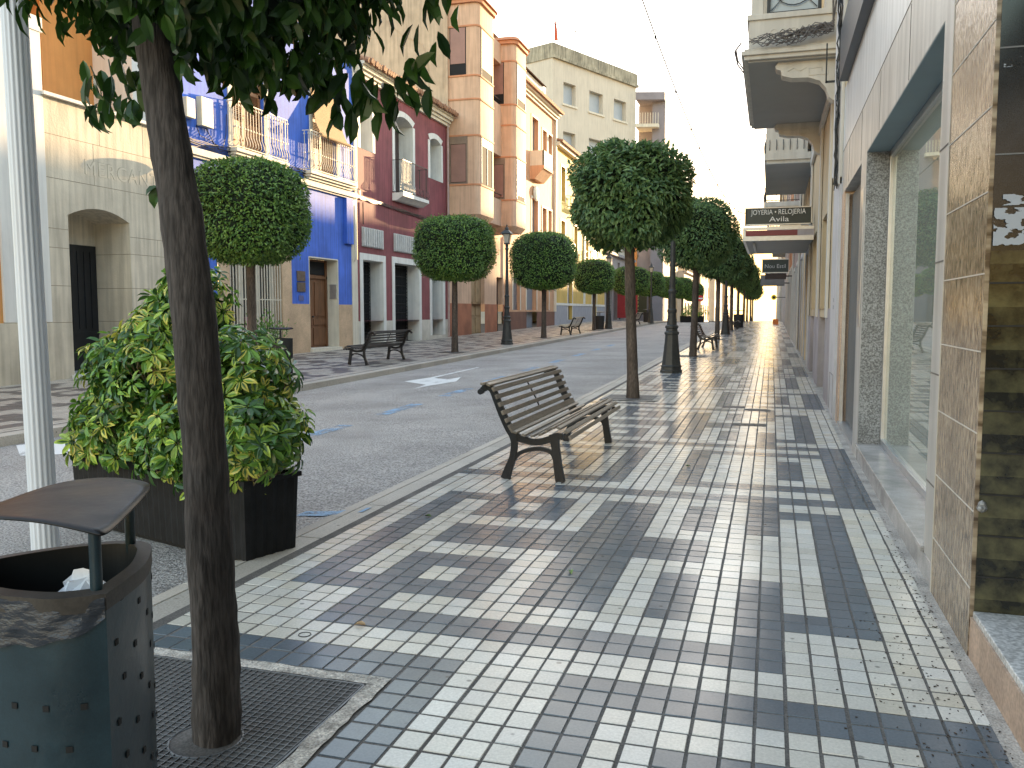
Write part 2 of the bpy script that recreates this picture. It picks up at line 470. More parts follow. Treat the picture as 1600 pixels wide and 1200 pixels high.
structure(mb.build('pavement', M_tile2))
structure(strip('pavement', -16, -9.10, 74, 420, 0.0, MATS['far_paving'], 1, 2.0))

# ------------------------------------------------------------------ painted road markings
def paint_mat(name, col, hole=0.45):
    m, nt, out = nmat(name); L = nt.links.new
    b = N(nt, 'ShaderNodeBsdfPrincipled'); b.inputs['Base Color'].default_value = rgba(col); b.inputs['Roughness'].default_value = 0.75
    g = N(nt, 'ShaderNodeNewGeometry'); n = N(nt, 'ShaderNodeTexNoise'); n.inputs['Scale'].default_value = 30; n.inputs['Detail'].default_value = 6
    n.inputs['Roughness'].default_value = 0.75
    L(g.outputs['Position'], n.inputs['Vector'])
    n2 = N(nt, 'ShaderNodeTexNoise'); n2.inputs['Scale'].default_value = 3.0; n2.inputs['Detail'].default_value = 3
    L(g.outputs['Position'], n2.inputs['Vector'])
    ad = N(nt, 'ShaderNodeMath', operation='ADD'); L(n.outputs['Fac'], ad.inputs[0]); L(n2.outputs['Fac'], ad.inputs[1])
    r = N(nt, 'ShaderNodeMapRange'); r.inputs['From Min'].default_value = hole*2-0.06; r.inputs['From Max'].default_value = hole*2+0.06
    L(ad.outputs[0], r.inputs[0])
    t = N(nt, 'ShaderNodeBsdfTransparent'); mx = N(nt, 'ShaderNodeMixShader')
    L(r.outputs[0], mx.inputs[0]); L(t.outputs[0], mx.inputs[1]); L(b.outputs[0], mx.inputs[2]); L(mx.outputs[0], out.inputs[0])
    return m
M_blue = paint_mat('worn_blue_paint', (0.24,0.37,0.52), 0.485)
M_wpaint = paint_mat('worn_white_paint', (0.70,0.70,0.68), 0.41)
def flat(poly, name, m, dz=0.005):
    """a thin sheet following the road surface"""
    mb = MB()
    mb.add([(x, y, road_z(x, y)+dz) for x, y in poly], [tuple(range(len(poly)))])
    return structure(mb.build(name, m))
for y in (9.1, 11.65, 14.25, 17.1, 20.0, 23.0, 26.0, 29.0, 32.0):
    xc = -5.50 - 0.012*(y-9) - (0.1 if y > 16 else 0)
    flat([(xc-.12,y),(xc+.10,y),(xc+.08,y+1.4),(xc-.14,y+1.4)], 'road_marking', M_blue)
# bay end tick on the near kerb
mb = MB(); mb.quad((-3.40,5.62,road_z(-3.16,5.7)+.006),(-3.165,5.68,road_z(-3.16,5.7)+.008),(-3.165,5.84,road_z(-3.16,5.7)+.008),(-3.40,5.78,road_z(-3.16,5.7)+.006))
mb.quad((-3.155,5.68,-0.028),(-2.90,5.74,0.003),(-2.90,5.90,0.003),(-3.155,5.84,-0.028)); structure(mb.build('road_marking', M_blue))
# turn arrow pointing to the left kerb
flat([(-7.59,17.09),(-6.77,16.33),(-6.68,15.44),(-6.63,16.02),(-6.40,17.12),(-6.69,18.21),(-6.78,17.59),(-7.24,17.98),(-7.38,18.12)], 'road_marking', M_wpaint)
flat([(-7.38,18.10),(-7.24,17.96),(-7.27,21.2),(-7.35,21.2)], 'road_marking', M_wpaint, 0.007)
# crossing bars beside the planter
flat([(-8.75,8.15),(-7.95,7.45),(-7.30,7.75),(-8.05,9.0)], 'road_marking', M_wpaint)
# ------------------------------------------------------------------ leaves and trees
M_leaf = leaf_mat('orange_tree_leaf', (0.055,0.135,0.030), (0.23,0.38,0.075), 0.40, 0.28)
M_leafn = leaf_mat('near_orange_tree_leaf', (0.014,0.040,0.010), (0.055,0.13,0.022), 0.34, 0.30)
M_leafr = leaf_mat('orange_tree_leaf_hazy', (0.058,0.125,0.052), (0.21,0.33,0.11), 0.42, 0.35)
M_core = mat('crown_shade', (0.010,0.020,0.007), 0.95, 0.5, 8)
M_bark = mat('bark', (0.095,0.072,0.055), 0.95, 0.45, 7, bump=1.0, bscale=28, stretch=(1,1,0.22), fine=0.35, fscale=70)

def leaf(mb, p, d, up, ln, w, col=None, fold=0.25, n=2):
    """a pointed leaf folded along its rib; n=2 a bare rhomb, n=3 a fuller outline"""
    d = d.normalized(); s = d.cross(up)
    if s.length < 1e-4: s = d.orthogonal()
    s.normalize(); u = s.cross(d)
    if n == 2:
        m = p + d*ln*0.5; lift = u*w*fold
        mb.add([p, m + s*w*.5 + lift, p + d*ln, m - s*w*.5 + lift], [(0,1,2),(0,2,3)], col)
    else:
        c = [p, p+d*ln*.35-u*w*.05, p+d*ln*.72-u*w*.10, p+d*ln-u*ln*.16]
        l = [p+d*ln*.16+s*w*.30+u*w*fold*.5, p+d*ln*.45+s*w*.5+u*w*fold*.8, p+d*ln*.75+s*w*.36+u*w*fold*.4]
        r = [p+d*ln*.16-s*w*.30+u*w*fold*.5, p+d*ln*.45-s*w*.5+u*w*fold*.8, p+d*ln*.75-s*w*.36+u*w*fold*.4]
        mb.add(c + l + r, [(0,4,5,1),(1,5,6,2),(2,6,3),(0,1,8,7),(1,2,9,8),(2,3,9)], col)

def crown_mesh(seed, rx, ry, rz, n, ln, w, zc, full=2, power=2.7, core=0.82, shag=0.10, droop=0.0, botflat=1.0, lumps=0.06):
    """clipped round-box crown: an uneven shell of leaves"""
    rr = random.Random(seed); mb = MB()
    ph = [rr.uniform(0, 6.28) for _ in range(8)]
    def rad(dx, dy, dz):
        k = (abs(dx/rx)**power + abs(dy/ry)**power + abs(dz/(rz*(botflat if dz < 0 else 1)))**power) ** (-1/power)
        a = math.atan2(dy, dx)
        return k * (1 + lumps*math.sin(3*a+ph[0]+2*dz) + lumps*.6*math.sin(7*a+ph[1]+5*dz) + lumps*.7*math.sin(9*dz+ph[2]+2*a))
    for i in range(n):
        z = rr.uniform(-1, 1); a = rr.uniform(0, 2*math.pi); q = math.sqrt(1-z*z)
        d = Vector((q*math.cos(a), q*math.sin(a), z))
        r0 = rad(*d) * (1 - abs(rr.gauss(0, shag)) + (rr.random() < .08)*rr.uniform(0, .09))
        p = d*r0 + Vector((0, 0, zc))
        tang = Vector((rr.gauss(0,1), rr.gauss(0,1), rr.gauss(0,1)))
        dirn = d*0.75 + tang*0.55 + Vector((0, 0, -0.35 - droop*(1 if z < 0 else .4)))
        leaf(mb, p - dirn.normalized()*ln*.4, dirn, d + Vector((0,0,.6)), ln*rr.uniform(.7,1.2), w*rr.uniform(.75,1.2), None, rr.uniform(.1,.4), full)
    me = mb.build('crown_tmp', M_leaf)
    data = me.data; bpy.data.objects.remove(me)
    # dark core added inside the leaves to keep the light out
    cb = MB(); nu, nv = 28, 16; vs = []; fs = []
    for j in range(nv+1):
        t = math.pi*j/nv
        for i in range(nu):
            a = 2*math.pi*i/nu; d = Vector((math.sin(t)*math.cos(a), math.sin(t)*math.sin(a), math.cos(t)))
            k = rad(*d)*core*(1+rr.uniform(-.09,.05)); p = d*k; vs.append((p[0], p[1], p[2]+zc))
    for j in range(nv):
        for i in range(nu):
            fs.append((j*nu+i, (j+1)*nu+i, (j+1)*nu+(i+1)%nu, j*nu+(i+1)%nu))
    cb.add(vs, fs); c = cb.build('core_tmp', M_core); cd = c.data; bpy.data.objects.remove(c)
    return data, cd
def merge(d1, d2, m1, m2):
    """leaves and the added dark core as one crown mesh with two materials"""
    me = bpy.data.meshes.new('crown')
    v = [tuple(x.co) for x in d1.vertices] + [tuple(x.co) for x in d2.vertices]; n1 = len(d1.vertices); p1 = len(d1.polygons)
    f = [tuple(p.vertices) for p in d1.polygons] + [tuple(i+n1 for i in p.vertices) for p in d2.polygons]
    me.from_pydata(v, [], f); me.materials.append(m1); me.materials.append(m2)
    me.polygons.foreach_set('material_index', [0]*p1 + [1]*(len(f)-p1)); me.update(); return me
def trunk_mb(pts, rads, n=14, seed=1, knots=6, branches=None):
    rr = random.Random(seed); P = []; Q = []
    # refine along the length, with small swellings
    for i in range(len(pts)-1):
        a, b = Vector(pts[i]), Vector(pts[i+1]); k = 6
        for t in range(k):
            u = t/k; P.append(a.lerp(b, u)); Q.append((rads[i]*(1-u)+rads[i+1]*u)*(1+rr.uniform(-.035,.045)))
    P.append(Vector(pts[-1])); Q.append(rads[-1])
    mb = MB(); mb.tube(P, Q, n)
    vs = []
    for i, p in enumerate(mb.v):
        ring = i//n; c = P[min(ring, len(P)-1)]; d = Vector(p)-c; k = i % n
        f = 1 + 0.05*math.sin(k*2*math.pi/n*3 + ring*.12) + rr.uniform(-.02,.02)
        vs.append(tuple(c + d*f))
    mb.v = vs
    for b in (branches or []): mb.tube(b[0], b[1], 7)
    return mb
def simple_tree_parts(seed, rx, rz, zc, n, ln, w, tr=0.085, lean=(0, 0), **kw):
    d, c = crown_mesh(seed, rx, rx, rz, n, ln, w, zc, **kw)
    for v in d.vertices: v.co.x += lean[0]
    for v in c.vertices: v.co.x += lean[0]
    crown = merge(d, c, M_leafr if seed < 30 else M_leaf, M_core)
    zt = zc - rz*0.75
    lx, ly = lean
    pts = [(0,0,-0.12),(0,0,0.06),(lx*.2,ly*.2,0.6),(lx*.6,ly*.6,1.5),(lx,ly,zt),(lx*1.1,ly*1.1,zt+.35)]
    rad = [tr*1.5,tr*1.25,tr*1.05,tr*.98,tr*.95,tr*.7]
    br = []
    for k in range(5):
        a = k*1.257+seed
        br.append(([(lx,ly,zt-.12),(lx+.28*math.cos(a),ly+.28*math.sin(a),zt+.22),(lx+.55*math.cos(a),ly+.55*math.sin(a),zt+.6)], [tr*.6,tr*.4,tr*.2]))
    t = trunk_mb(pts, rad, 12, seed, branches=br)
    return crown, t
TREE_GROUP_R = 'orange trees along the near pavement'; TREE_GROUP_L = 'clipped trees along the far pavement'
def tree(name, label, loc, crown, tmb, group, rot=0, scale=None):
    t = thing(name, label, 'tree', loc, group, fixed=False)
    t.rotation_euler[2] = rot
    if scale: t.scale = scale
    c = bpy.data.objects.new('crown', crown); COL.objects.link(c); c.parent = t
    tr = tmb.build('trunk', M_bark, t, smooth=50)
    return t

# second tree on the near pavement: shaggy, wider to the road side
c2, t2 = simple_tree_parts(21, 0.96, 0.82, 3.36, 12500, 0.125, 0.050, tr=0.088, lean=(-0.10,-.02), power=2.6, shag=0.085, droop=0.35, core=0.84, lumps=.07)
tree('orange_tree', 'shaggy round topped orange tree standing in the slatted grate just behind the slatted bench', (-2.20,14.4,zg(14.4)), c2, t2, TREE_GROUP_R)
c3, t3 = simple_tree_parts(22, 1.13, 1.0, 3.58, 9500, 0.115, 0.046, tr=0.095, lean=(0.05,0), power=2.4, shag=0.07, droop=.25, core=0.85, lumps=.05)
t_a = tree('orange_tree', 'large orange tree just beyond the first lamp post with the second bench beside it', (-2.18,25.8,zg(25.8)), c3, t3, TREE_GROUP_R)
c4, t4 = simple_tree_parts(23, 1.15, 1.03, 3.62, 6000, 0.13, 0.055, tr=0.095, power=2.4, shag=0.07, droop=.2, core=0.88)
ord_ = ['third', 'fourth', 'fifth', 'sixth', 'seventh', 'eighth', 'ninth', 'tenth']
t_b = None
for k, y in enumerate((37.6, 49.5, 61.0, 72.5, 84.0, 96.0, 108.0)):
    lab = '%s orange tree after the first lamp post in the near row' % ord_[k] if k else 'orange tree standing behind the second bench, next to the second lamp post'
    if t_b is None: t_b = tree('orange_tree', lab, (-2.18,y,zg(y)), c4, t4, TREE_GROUP_R)
    else: dup(t_b, (-2.18+(.05*(k%2)), y, zg(y)), k*1.3, lab)

# far pavement: tidy clipped crowns
cl1, tl1 = simple_tree_parts(31, 1.05, 0.98, 3.38, 15000, 0.085, 0.038, tr=0.09, power=3.0, shag=0.05, core=0.93, lumps=.022)
L1 = tree('clipped_tree', 'clipped round box crowned tree in front of the barred shop window', (-9.8,14.75,zg(14.75)), cl1, tl1, TREE_GROUP_L)
cl2, tl2 = simple_tree_parts(32, 1.24, 1.01, 3.34, 15000, 0.085, 0.038, tr=0.095, power=3.0, shag=0.05, core=0.93, lumps=.025)
tree('clipped_tree', 'clipped round crowned tree in front of the dark red house', (-9.83,26.2,zg(26.2)), cl2, tl2, TREE_GROUP_L)
cl3, tl3 = simple_tree_parts(33, 1.45, 1.26, 3.45, 11000, 0.10, 0.045, tr=0.105, power=3.0, shag=0.045, core=0.93, lumps=.02)
tree('clipped_tree', 'wide clipped tree between the left lamp post and the far bench with pale seat back', (-9.82,37.6,zg(37.6)), cl3, tl3, TREE_GROUP_L)
cl4, tl4 = simple_tree_parts(34, 1.15, 0.95, 3.05, 5000, 0.12, 0.055, tr=0.09, power=2.9, shag=0.045, core=0.93, lumps=.02)
L4 = tree('clipped_tree', 'small clipped tree in front of the yellow house with grey plinth', (-9.7,48.5,zg(48.5)), cl4, tl4, TREE_GROUP_L)
for k, (y, lab) in enumerate([(59.0,'clipped tree beside the red shop banner, partly behind a thin trunk'),(69.0,'clipped tree seen just left of the first lamp post shaft'),
        (79.0,'clipped tree seen just right of the first lamp post shaft, far away'),(91.0,'distant clipped tree behind the no entry sign'),(104.0,'distant clipped tree to the right of the no entry sign')]):
    dup(L4, (-9.3 if k < 2 else -8.9, y, zg(y)), k*1.1+.5, lab, scale=(1.05,1.05,1.0 if k < 3 else 1.12))

# ------------------------------------------------------------------ the near tree, whose crown hangs over the top left corner
T0 = thing('orange_tree', 'near orange tree with a dark leaning trunk in the square grate beside the litter bin', 'tree', (-1.848,2.5,0), TREE_GROUP_R)
pts = [(-1.85,2.5,-.12),(-1.848,2.5,.02),(-1.842,2.5,.35),(-1.857,2.5,.69),(-1.863,2.5,1.03),(-1.886,2.5,1.47),(-1.924,2.5,1.84),(-1.966,2.5,2.12),(-2.01,2.5,2.42),(-2.03,2.5,2.62)]
rad = [.092,.084,.078,.077,.073,.071,.067,.064,.062,.055]
br = []
rr = random.Random(4)
for k in range(9):
    a = k*.7+.3; L_ = rr.uniform(.45,.7)
    br.append(([(-2.02,2.5,2.50+.03*(k%3)),(-2.02+L_*.5*math.cos(a),2.5+L_*.5*math.sin(a),2.60+rr.uniform(0,.2)),(-2.02+L_*math.cos(a),2.5+L_*math.sin(a),2.72+rr.uniform(0,.4))],[.032,.02,.008]))
tb = trunk_mb(pts, rad, 22, 3, branches=br)
# a few knots on the bark
tb.build('trunk', mat('near_bark_shaded', (0.058,0.050,0.047), 0.95, 0.5, 9, bump=1.0, bscale=34, stretch=(1,1,0.16), fine=0.4, fscale=80), T0, smooth=60)  # bark colour darkened for the shade under the crown
rr = random.Random(9); mb = MB()
CC = Vector((-1.93,2.58,3.26))
def near_rad(d):
    k = (abs(d[0]/.72)**2.6 + abs(d[1]/.72)**2.6 + abs(d[2]/.86)**2.6) ** (-1/2.6)
    side = d[0]*.957+d[1]*.288                       # wider towards the pavement, cut back by the road
    return k * (1 + (.20 if side > 0 else .06)*side) * (1 + .07*math.sin(5*math.atan2(d[1], d[0])+1) + .05*math.sin(8*d[2]+3))
for i in range(7200):
    z = rr.uniform(-1, 1); z = z if rr.random() > .35 else -abs(z); a = rr.uniform(0, 6.283); q = math.sqrt(1-z*z)
    d = Vector((q*math.cos(a), q*math.sin(a), z)); r0 = near_rad(d)*(1-abs(rr.gauss(0, .13)))
    p = CC + d*r0
    if (Vector((p[0], p[1])) - Vector((-2.0, 2.5))).length < .1 and p[2] < 2.6: continue
    dr = d*.6 + Vector((rr.gauss(0,.5), rr.gauss(0,.5), rr.gauss(0,.4)-.65))
    if p[1] < 2.56 and p[2] < 2.80 and abs(p[0]+2.0-(2.5-p[1])*-.75) < .13: continue      # the trunk shows in front
    leaf(mb, p, dr, d+Vector((0,0,.7)), rr.uniform(.065,.112), rr.uniform(.032,.050), None, rr.uniform(.15,.45), 3)
# sprays that hang below the clipped edge
for (sx, sy, sz, n) in [(-2.57,2.85,2.33,9),(-2.45,2.75,2.28,8),(-2.36,2.80,2.30,7),(-1.55,2.9,2.26,10),(-1.45,2.85,2.22,11),(-1.38,2.95,2.24,10),(-1.62,2.75,2.30,8),(-1.30,3.0,2.33,8),(-1.22,2.95,2.42,7),(-1.16,2.9,2.52,7),(-1.72,2.6,2.28,6),(-2.2,2.7,2.30,5)]:
    for k in range(n):
        p = Vector((sx+rr.gauss(0,.045), sy+rr.gauss(0,.05), sz+rr.uniform(-.02,.14)))
        leaf(mb, p, Vector((rr.gauss(0,.45), rr.gauss(0,.4), -1)), Vector((rr.gauss(0,1), -1, .3)), rr.uniform(.09,.135), rr.uniform(.042,.058), None, .3, 3)
for p0, p1 in [((-2.55,2.8,2.45),(-2.52,2.82,2.27)),((-2.42,2.75,2.45),(-2.40,2.72,2.24))]:
    mb.tube([p0, ((p0[0]+p1[0])/2+.02, (p0[1]+p1[1])/2, (p0[2]+p1[2])/2), p1], .0025, 4)
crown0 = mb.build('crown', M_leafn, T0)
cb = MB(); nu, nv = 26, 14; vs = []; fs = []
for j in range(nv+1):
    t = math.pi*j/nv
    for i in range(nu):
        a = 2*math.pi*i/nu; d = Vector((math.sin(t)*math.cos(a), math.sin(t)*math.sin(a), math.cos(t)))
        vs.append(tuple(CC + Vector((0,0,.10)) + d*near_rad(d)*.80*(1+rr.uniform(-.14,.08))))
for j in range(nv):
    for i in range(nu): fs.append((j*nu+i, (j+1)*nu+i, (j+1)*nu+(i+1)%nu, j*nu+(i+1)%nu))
cb.add(vs, fs); cb.build('dark_core', M_core, T0)  # dark blob added within the near crown to block light
# a sucker with one leaf on the trunk
mb = MB(); p = Vector((-1.985,2.46,1.90)); mb.tube([(-1.93,2.46,1.93),p],[.003,.002],4)
leaf(mb, p+Vector((0,0,.02)), Vector((-.15,-.2,-1)), Vector((.2,-1,.2)), .075, .042, None, .25, 3)
leaf(mb, p+Vector((0,0,.02)), Vector((-.35,-.2,-.25)), Vector((0,-.6,.7)), .05, .035, None, .25, 3)
mb.build('sucker_shoot', M_leafn, T0)

# ------------------------------------------------------------------ planter and variegated shrub
M_plant = mat('planter_plastic', (0.012,0.013,0.015), 0.6, 0.35, 8, bump=0.08, fine=0.15, spec=.22)
M_soil = mat('soil', (0.05,0.035,0.025), 0.95, 0.4, 20, bump=0.6)
def planter(name, label, loc, rot, group):
    t = thing(name, label, 'planter', loc, group, fixed=False); t.rotation_euler[2] = rot
    Lx, Wy, H = 1.95, .42, .53
    mb = MB()
    # ribbed shell, a little wider at the rim
    ring = []
    n = 60
    for i in range(n): ring.append((Lx*i/n, 0, 0, -1))
    for i in range(10): ring.append((Lx, Wy*i/10, 1, 0))
    for i in range(n): ring.append((Lx-Lx*i/n, Wy, 0, 1))
    for i in range(10): ring.append((0, Wy-Wy*i/10, -1, 0))
    out = []
    for k, (x, y, nx_, ny_) in enumerate(ring):
        e = .006 if k % 2 else -.006
        out.append((x+nx_*e, y+ny_*e, x, y, nx_, ny_))
    vs = []; N_ = len(out)
    for (z, ex) in ((.035,-.018),(H-.03,0),(H-.03,.014),(H,.014),(H,-.016),(H-.12,-.016)):
        for (x, y, ox, oy, nx_, ny_) in out:
            if ex in (.014, -.016): x, y = ox, oy
            fx_, fy_ = (x-Lx/2)/(Lx/2), (y-Wy/2)/(Wy/2)
            vs.append((x+fx_*ex, y+fy_*ex, z))
    fs = []
    for r_ in range(5):
        for k in range(N_): fs.append((r_*N_+k, r_*N_+(k+1)%N_, (r_+1)*N_+(k+1)%N_, (r_+1)*N_+k))
    mb.add(vs, fs)
    mb.box(.05, Lx-.05, .05, Wy-.05, .0, .06)
    mb.build('box', M_plant, t, smooth=25)
    sb = MB(); sb.box(.02, Lx-.02, .02, Wy-.02, H-.16, H-.10); sb.build('soil', M_soil, t)
    return t
PL_ROT = math.atan2(4.98-4.38, -4.82+2.96) - math.pi      # long side runs back from the kerb
P0 = (-4.84, 4.97, road_z(-4.0, 4.7)+.004)
planter('planter', 'long black ribbed planter box at the road edge behind the near tree', P0, PL_ROT, 'black planter boxes on the road')
shrub_leaf = leaf_mat('variegated_leaf', (.1,.2,.05), (.1,.2,.05), 0.28, 0.22, attr='col')
def shrub(name, label, loc, rot, seed, n_clusters, full):
    rr = random.Random(seed); mb = MB(); st = MB()
    # two mounds along the box and a taller one at the back left
    blobs = [(.62,.24,.80,.58,.46,.38),(1.74,.15,1.14,.38,.34,.32),(2.08,.05,.82,.28,.30,.26),(.42,.2,1.15,.34,.30,.26),(.95,.3,1.42,.34,.32,.32),(.88,.26,1.08,.38,.40,.40),(1.42,.24,.80,.48,.42,.44),(1.62,.16,.62,.36,.36,.28),(.36,.20,.70,.42,.36,.25),(1.1,.30,1.62,.26,.26,.24),(.70,.30,1.30,.34,.30,.28),(.20,.1,.60,.24,.26,.14),(1.80,.12,.82,.20,.24,.26),(1.2,.12,.66,.5,.34,.26)]
    wts = [b[3]*b[4]*b[5] for b in blobs]; W = sum(wts)
    dark = (.045,.115,.025); mid = (.16,.32,.05); yel = (.62,.58,.12); lime = (.38,.52,.08)
    for c in range(n_clusters):
        q = rr.uniform(0, W); k = 0
        while q > wts[k]: q -= wts[k]; k += 1
        b = blobs[k]; z = rr.uniform(-.8, 1); a = rr.uniform(0, 6.283); s = math.sqrt(1-z*z); d = Vector((s*math.cos(a), s*math.sin(a), z))
        rad_ = 1-abs(rr.gauss(0, .26))
        p = Vector((b[0]+d[0]*b[3]*rad_, b[1]+d[1]*b[4]*rad_, b[2]+d[2]*b[5]*rad_))
        if p[2] < .42 and -0.0 < p[1] < .42: continue
        if p[2] < .36: continue
        ax = (d*.8 + Vector((rr.gauss(0,.35), rr.gauss(0,.35), .45))).normalized()
        e1 = ax.orthogonal().normalized(); e2 = ax.cross(e1)
        nl = rr.choice((7, 8, 8, 9)); typ = rr.random(); edge = (rad_ > .8)
        L0 = rr.uniform(.065,.105) if full else .10
        for j in range(nl):
            t = 6.283*j/nl + rr.uniform(-.15,.15); dr = e1*math.cos(t) + e2*math.sin(t) - ax*rr.uniform(-.1,.55)
            x = rr.random()
            if typ < .26 and edge: col = yel if x < .5 else (lime if x < .8 else mid)
            elif typ < .62: col = lime if x < .35 else (mid if x < .75 else dark)
            else: col = mid if x < .4 else dark
            v = rr.uniform(.75,1.2); col = tuple(u*v for u in col)
            p0 = p + dr*.018
            ln = L0*rr.uniform(.85,1.15); w = ln*.40
            leaf(mb, p0, dr, ax, ln, w, col, .18, 3 if full else 2)
            if full and typ < .62 and x < .6:      # darker heart along the rib
                leaf(mb, p0+ax*.0035, dr, ax, ln*.80, w*.38, mid if rr.random() < .5 else dark, .2, 2)
        if full and rr.random() < .3:
            st.tube([tuple(p - ax*.01), tuple(p-ax*.10-Vector((0,0,.06))), (min(1.75, b[0]+d[0]*.1), .2+d[1]*.05, max(.4, p[2]-.45))], [.003,.004,.006], 4)
    for k in range(16 if full else 3):
        x = rr.uniform(.25,1.75); h = rr.uniform(.75,1.25) if .5 < x < 1.1 else rr.uniform(.6,.9)
        st.tube([(x,.2,.36),(x+rr.uniform(-.08,.08),.2+rr.uniform(-.08,.08),h*.6),(x+rr.uniform(-.15,.15),.2+rr.uniform(-.12,.12),h)],[.011,.009,.005],5)
    st.box(.2, 1.8, .185, .215, .35, .375)
    t = thing(name, label, 'shrub', loc, 'shrubs in planter boxes', fixed=False); t.rotation_euler[2] = rot
    mb.build('foliage', shrub_leaf, t); st.build('stems', mat('stem_bark',(.16,.12,.07),.9,.3,8), t)
    return t
shrub('variegated_shrub', 'bushy variegated shrub with green and yellow leaves filling the near planter box', P0, PL_ROT, 5, 2300, True)
PF = (-7.2, 72.0, road_z(-6.4, 72.0)+.004)
planter('planter', 'distant black planter box across the road near the crest', PF, 0.05, 'black planter boxes on the road')
shrub('shrub', 'distant green shrub in the planter box near the crest of the road', PF, 0.05, 8, 260, False)
# small potted shrub by the barred shop window
t = thing('potted_shrub', 'small dark shrub in a pale trough under the barred shop window', 'shrub', (-13.9,21.6,zg(21.6)), fixed=False)
mb = MB(); mb.box(-.22,.22,-.6,.6,0,.34); mb.build('trough', mat('pale_trough',(.45,.40,.36),.8,.2,4), t, bevel=.02)
mb = MB(); rr = random.Random(2)
for i in range(700):
    d = Vector((rr.gauss(0,.16), rr.gauss(0,.42), abs(rr.gauss(.3,.25)))); leaf(mb, Vector((0,0,.35))+d, d+Vector((rr.gauss(0,.2),rr.gauss(0,.2),.2)), Vector((0,0,1)), .11, .05, None, .2, 2)
mb.build('foliage', M_leaf, t)
# ------------------------------------------------------------------ benches
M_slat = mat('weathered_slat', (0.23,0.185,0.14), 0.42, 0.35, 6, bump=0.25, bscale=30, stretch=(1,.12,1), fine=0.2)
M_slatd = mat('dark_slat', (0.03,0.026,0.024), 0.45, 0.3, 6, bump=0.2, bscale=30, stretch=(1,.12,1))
M_slatp = mat('lit_slat', (0.45,0.40,0.30), 0.35, 0.2, 6)  # pale tone stands for light on the far bench backs
M_cast = mat('cast_iron', (0.010,0.012,0.016), 0.38, 0.3, 14, bump=0.12, bscale=60)
def bez(p, n=10):
    """smooth line through points"""
    out = []
    P = [Vector((a, b, 0)) for a, b in p]; P = [2*P[0]-P[1]] + P + [2*P[-1]-P[-2]]
    for i in range(1, len(P)-2):
        for k in range(n):
            t = k/n; a, b, c, d = P[i-1], P[i], P[i+1], P[i+2]
            v = .5*((2*b) + (c-a)*t + (2*a-5*b+4*c-d)*t*t + (3*b-a-3*c+d)*t**3); out.append((v[0], v[1]))
    out.append((P[-2][0], P[-2][1])); return out
def ribbon(mb, line, widths, y, th):
    """a flat bar of varying width bent along a line in the x,z plane"""
    n = len(line); L_ = []; R_ = []
    for i, (x, z) in enumerate(line):
        a = line[max(0, i-1)]; b = line[min(n-1, i+1)]; d = Vector((b[0]-a[0], b[1]-a[1])).normalized(); nn = Vector((-d[1], d[0]))
        t = i/(n-1); k = t*(len(widths)-1); j = min(int(k), len(widths)-2); w = widths[j]*(1-(k-j)) + widths[j+1]*(k-j)
        L_.append((x+nn[0]*w/2, z+nn[1]*w/2)); R_.append((x-nn[0]*w/2, z-nn[1]*w/2))
    vs = []
    for (a, b) in L_: vs.append((a, y-th/2, b))
    for (a, b) in R_: vs.append((a, y-th/2, b))
    for (a, b) in L_: vs.append((a, y+th/2, b))
    for (a, b) in R_: vs.append((a, y+th/2, b))
    fs = []
    for i in range(n-1):
        fs += [(i, n+i, n+i+1, i+1), (2*n+i, 2*n+i+1, 3*n+i+1, 3*n+i), (i, i+1, 2*n+i+1, 2*n+i), (n+i, 3*n+i, 3*n+i+1, n+i+1)]
    fs += [(0, 2*n, 3*n, n), (n-1, 2*n-1, 4*n-1, 3*n-1)]
    mb.add(vs, fs)
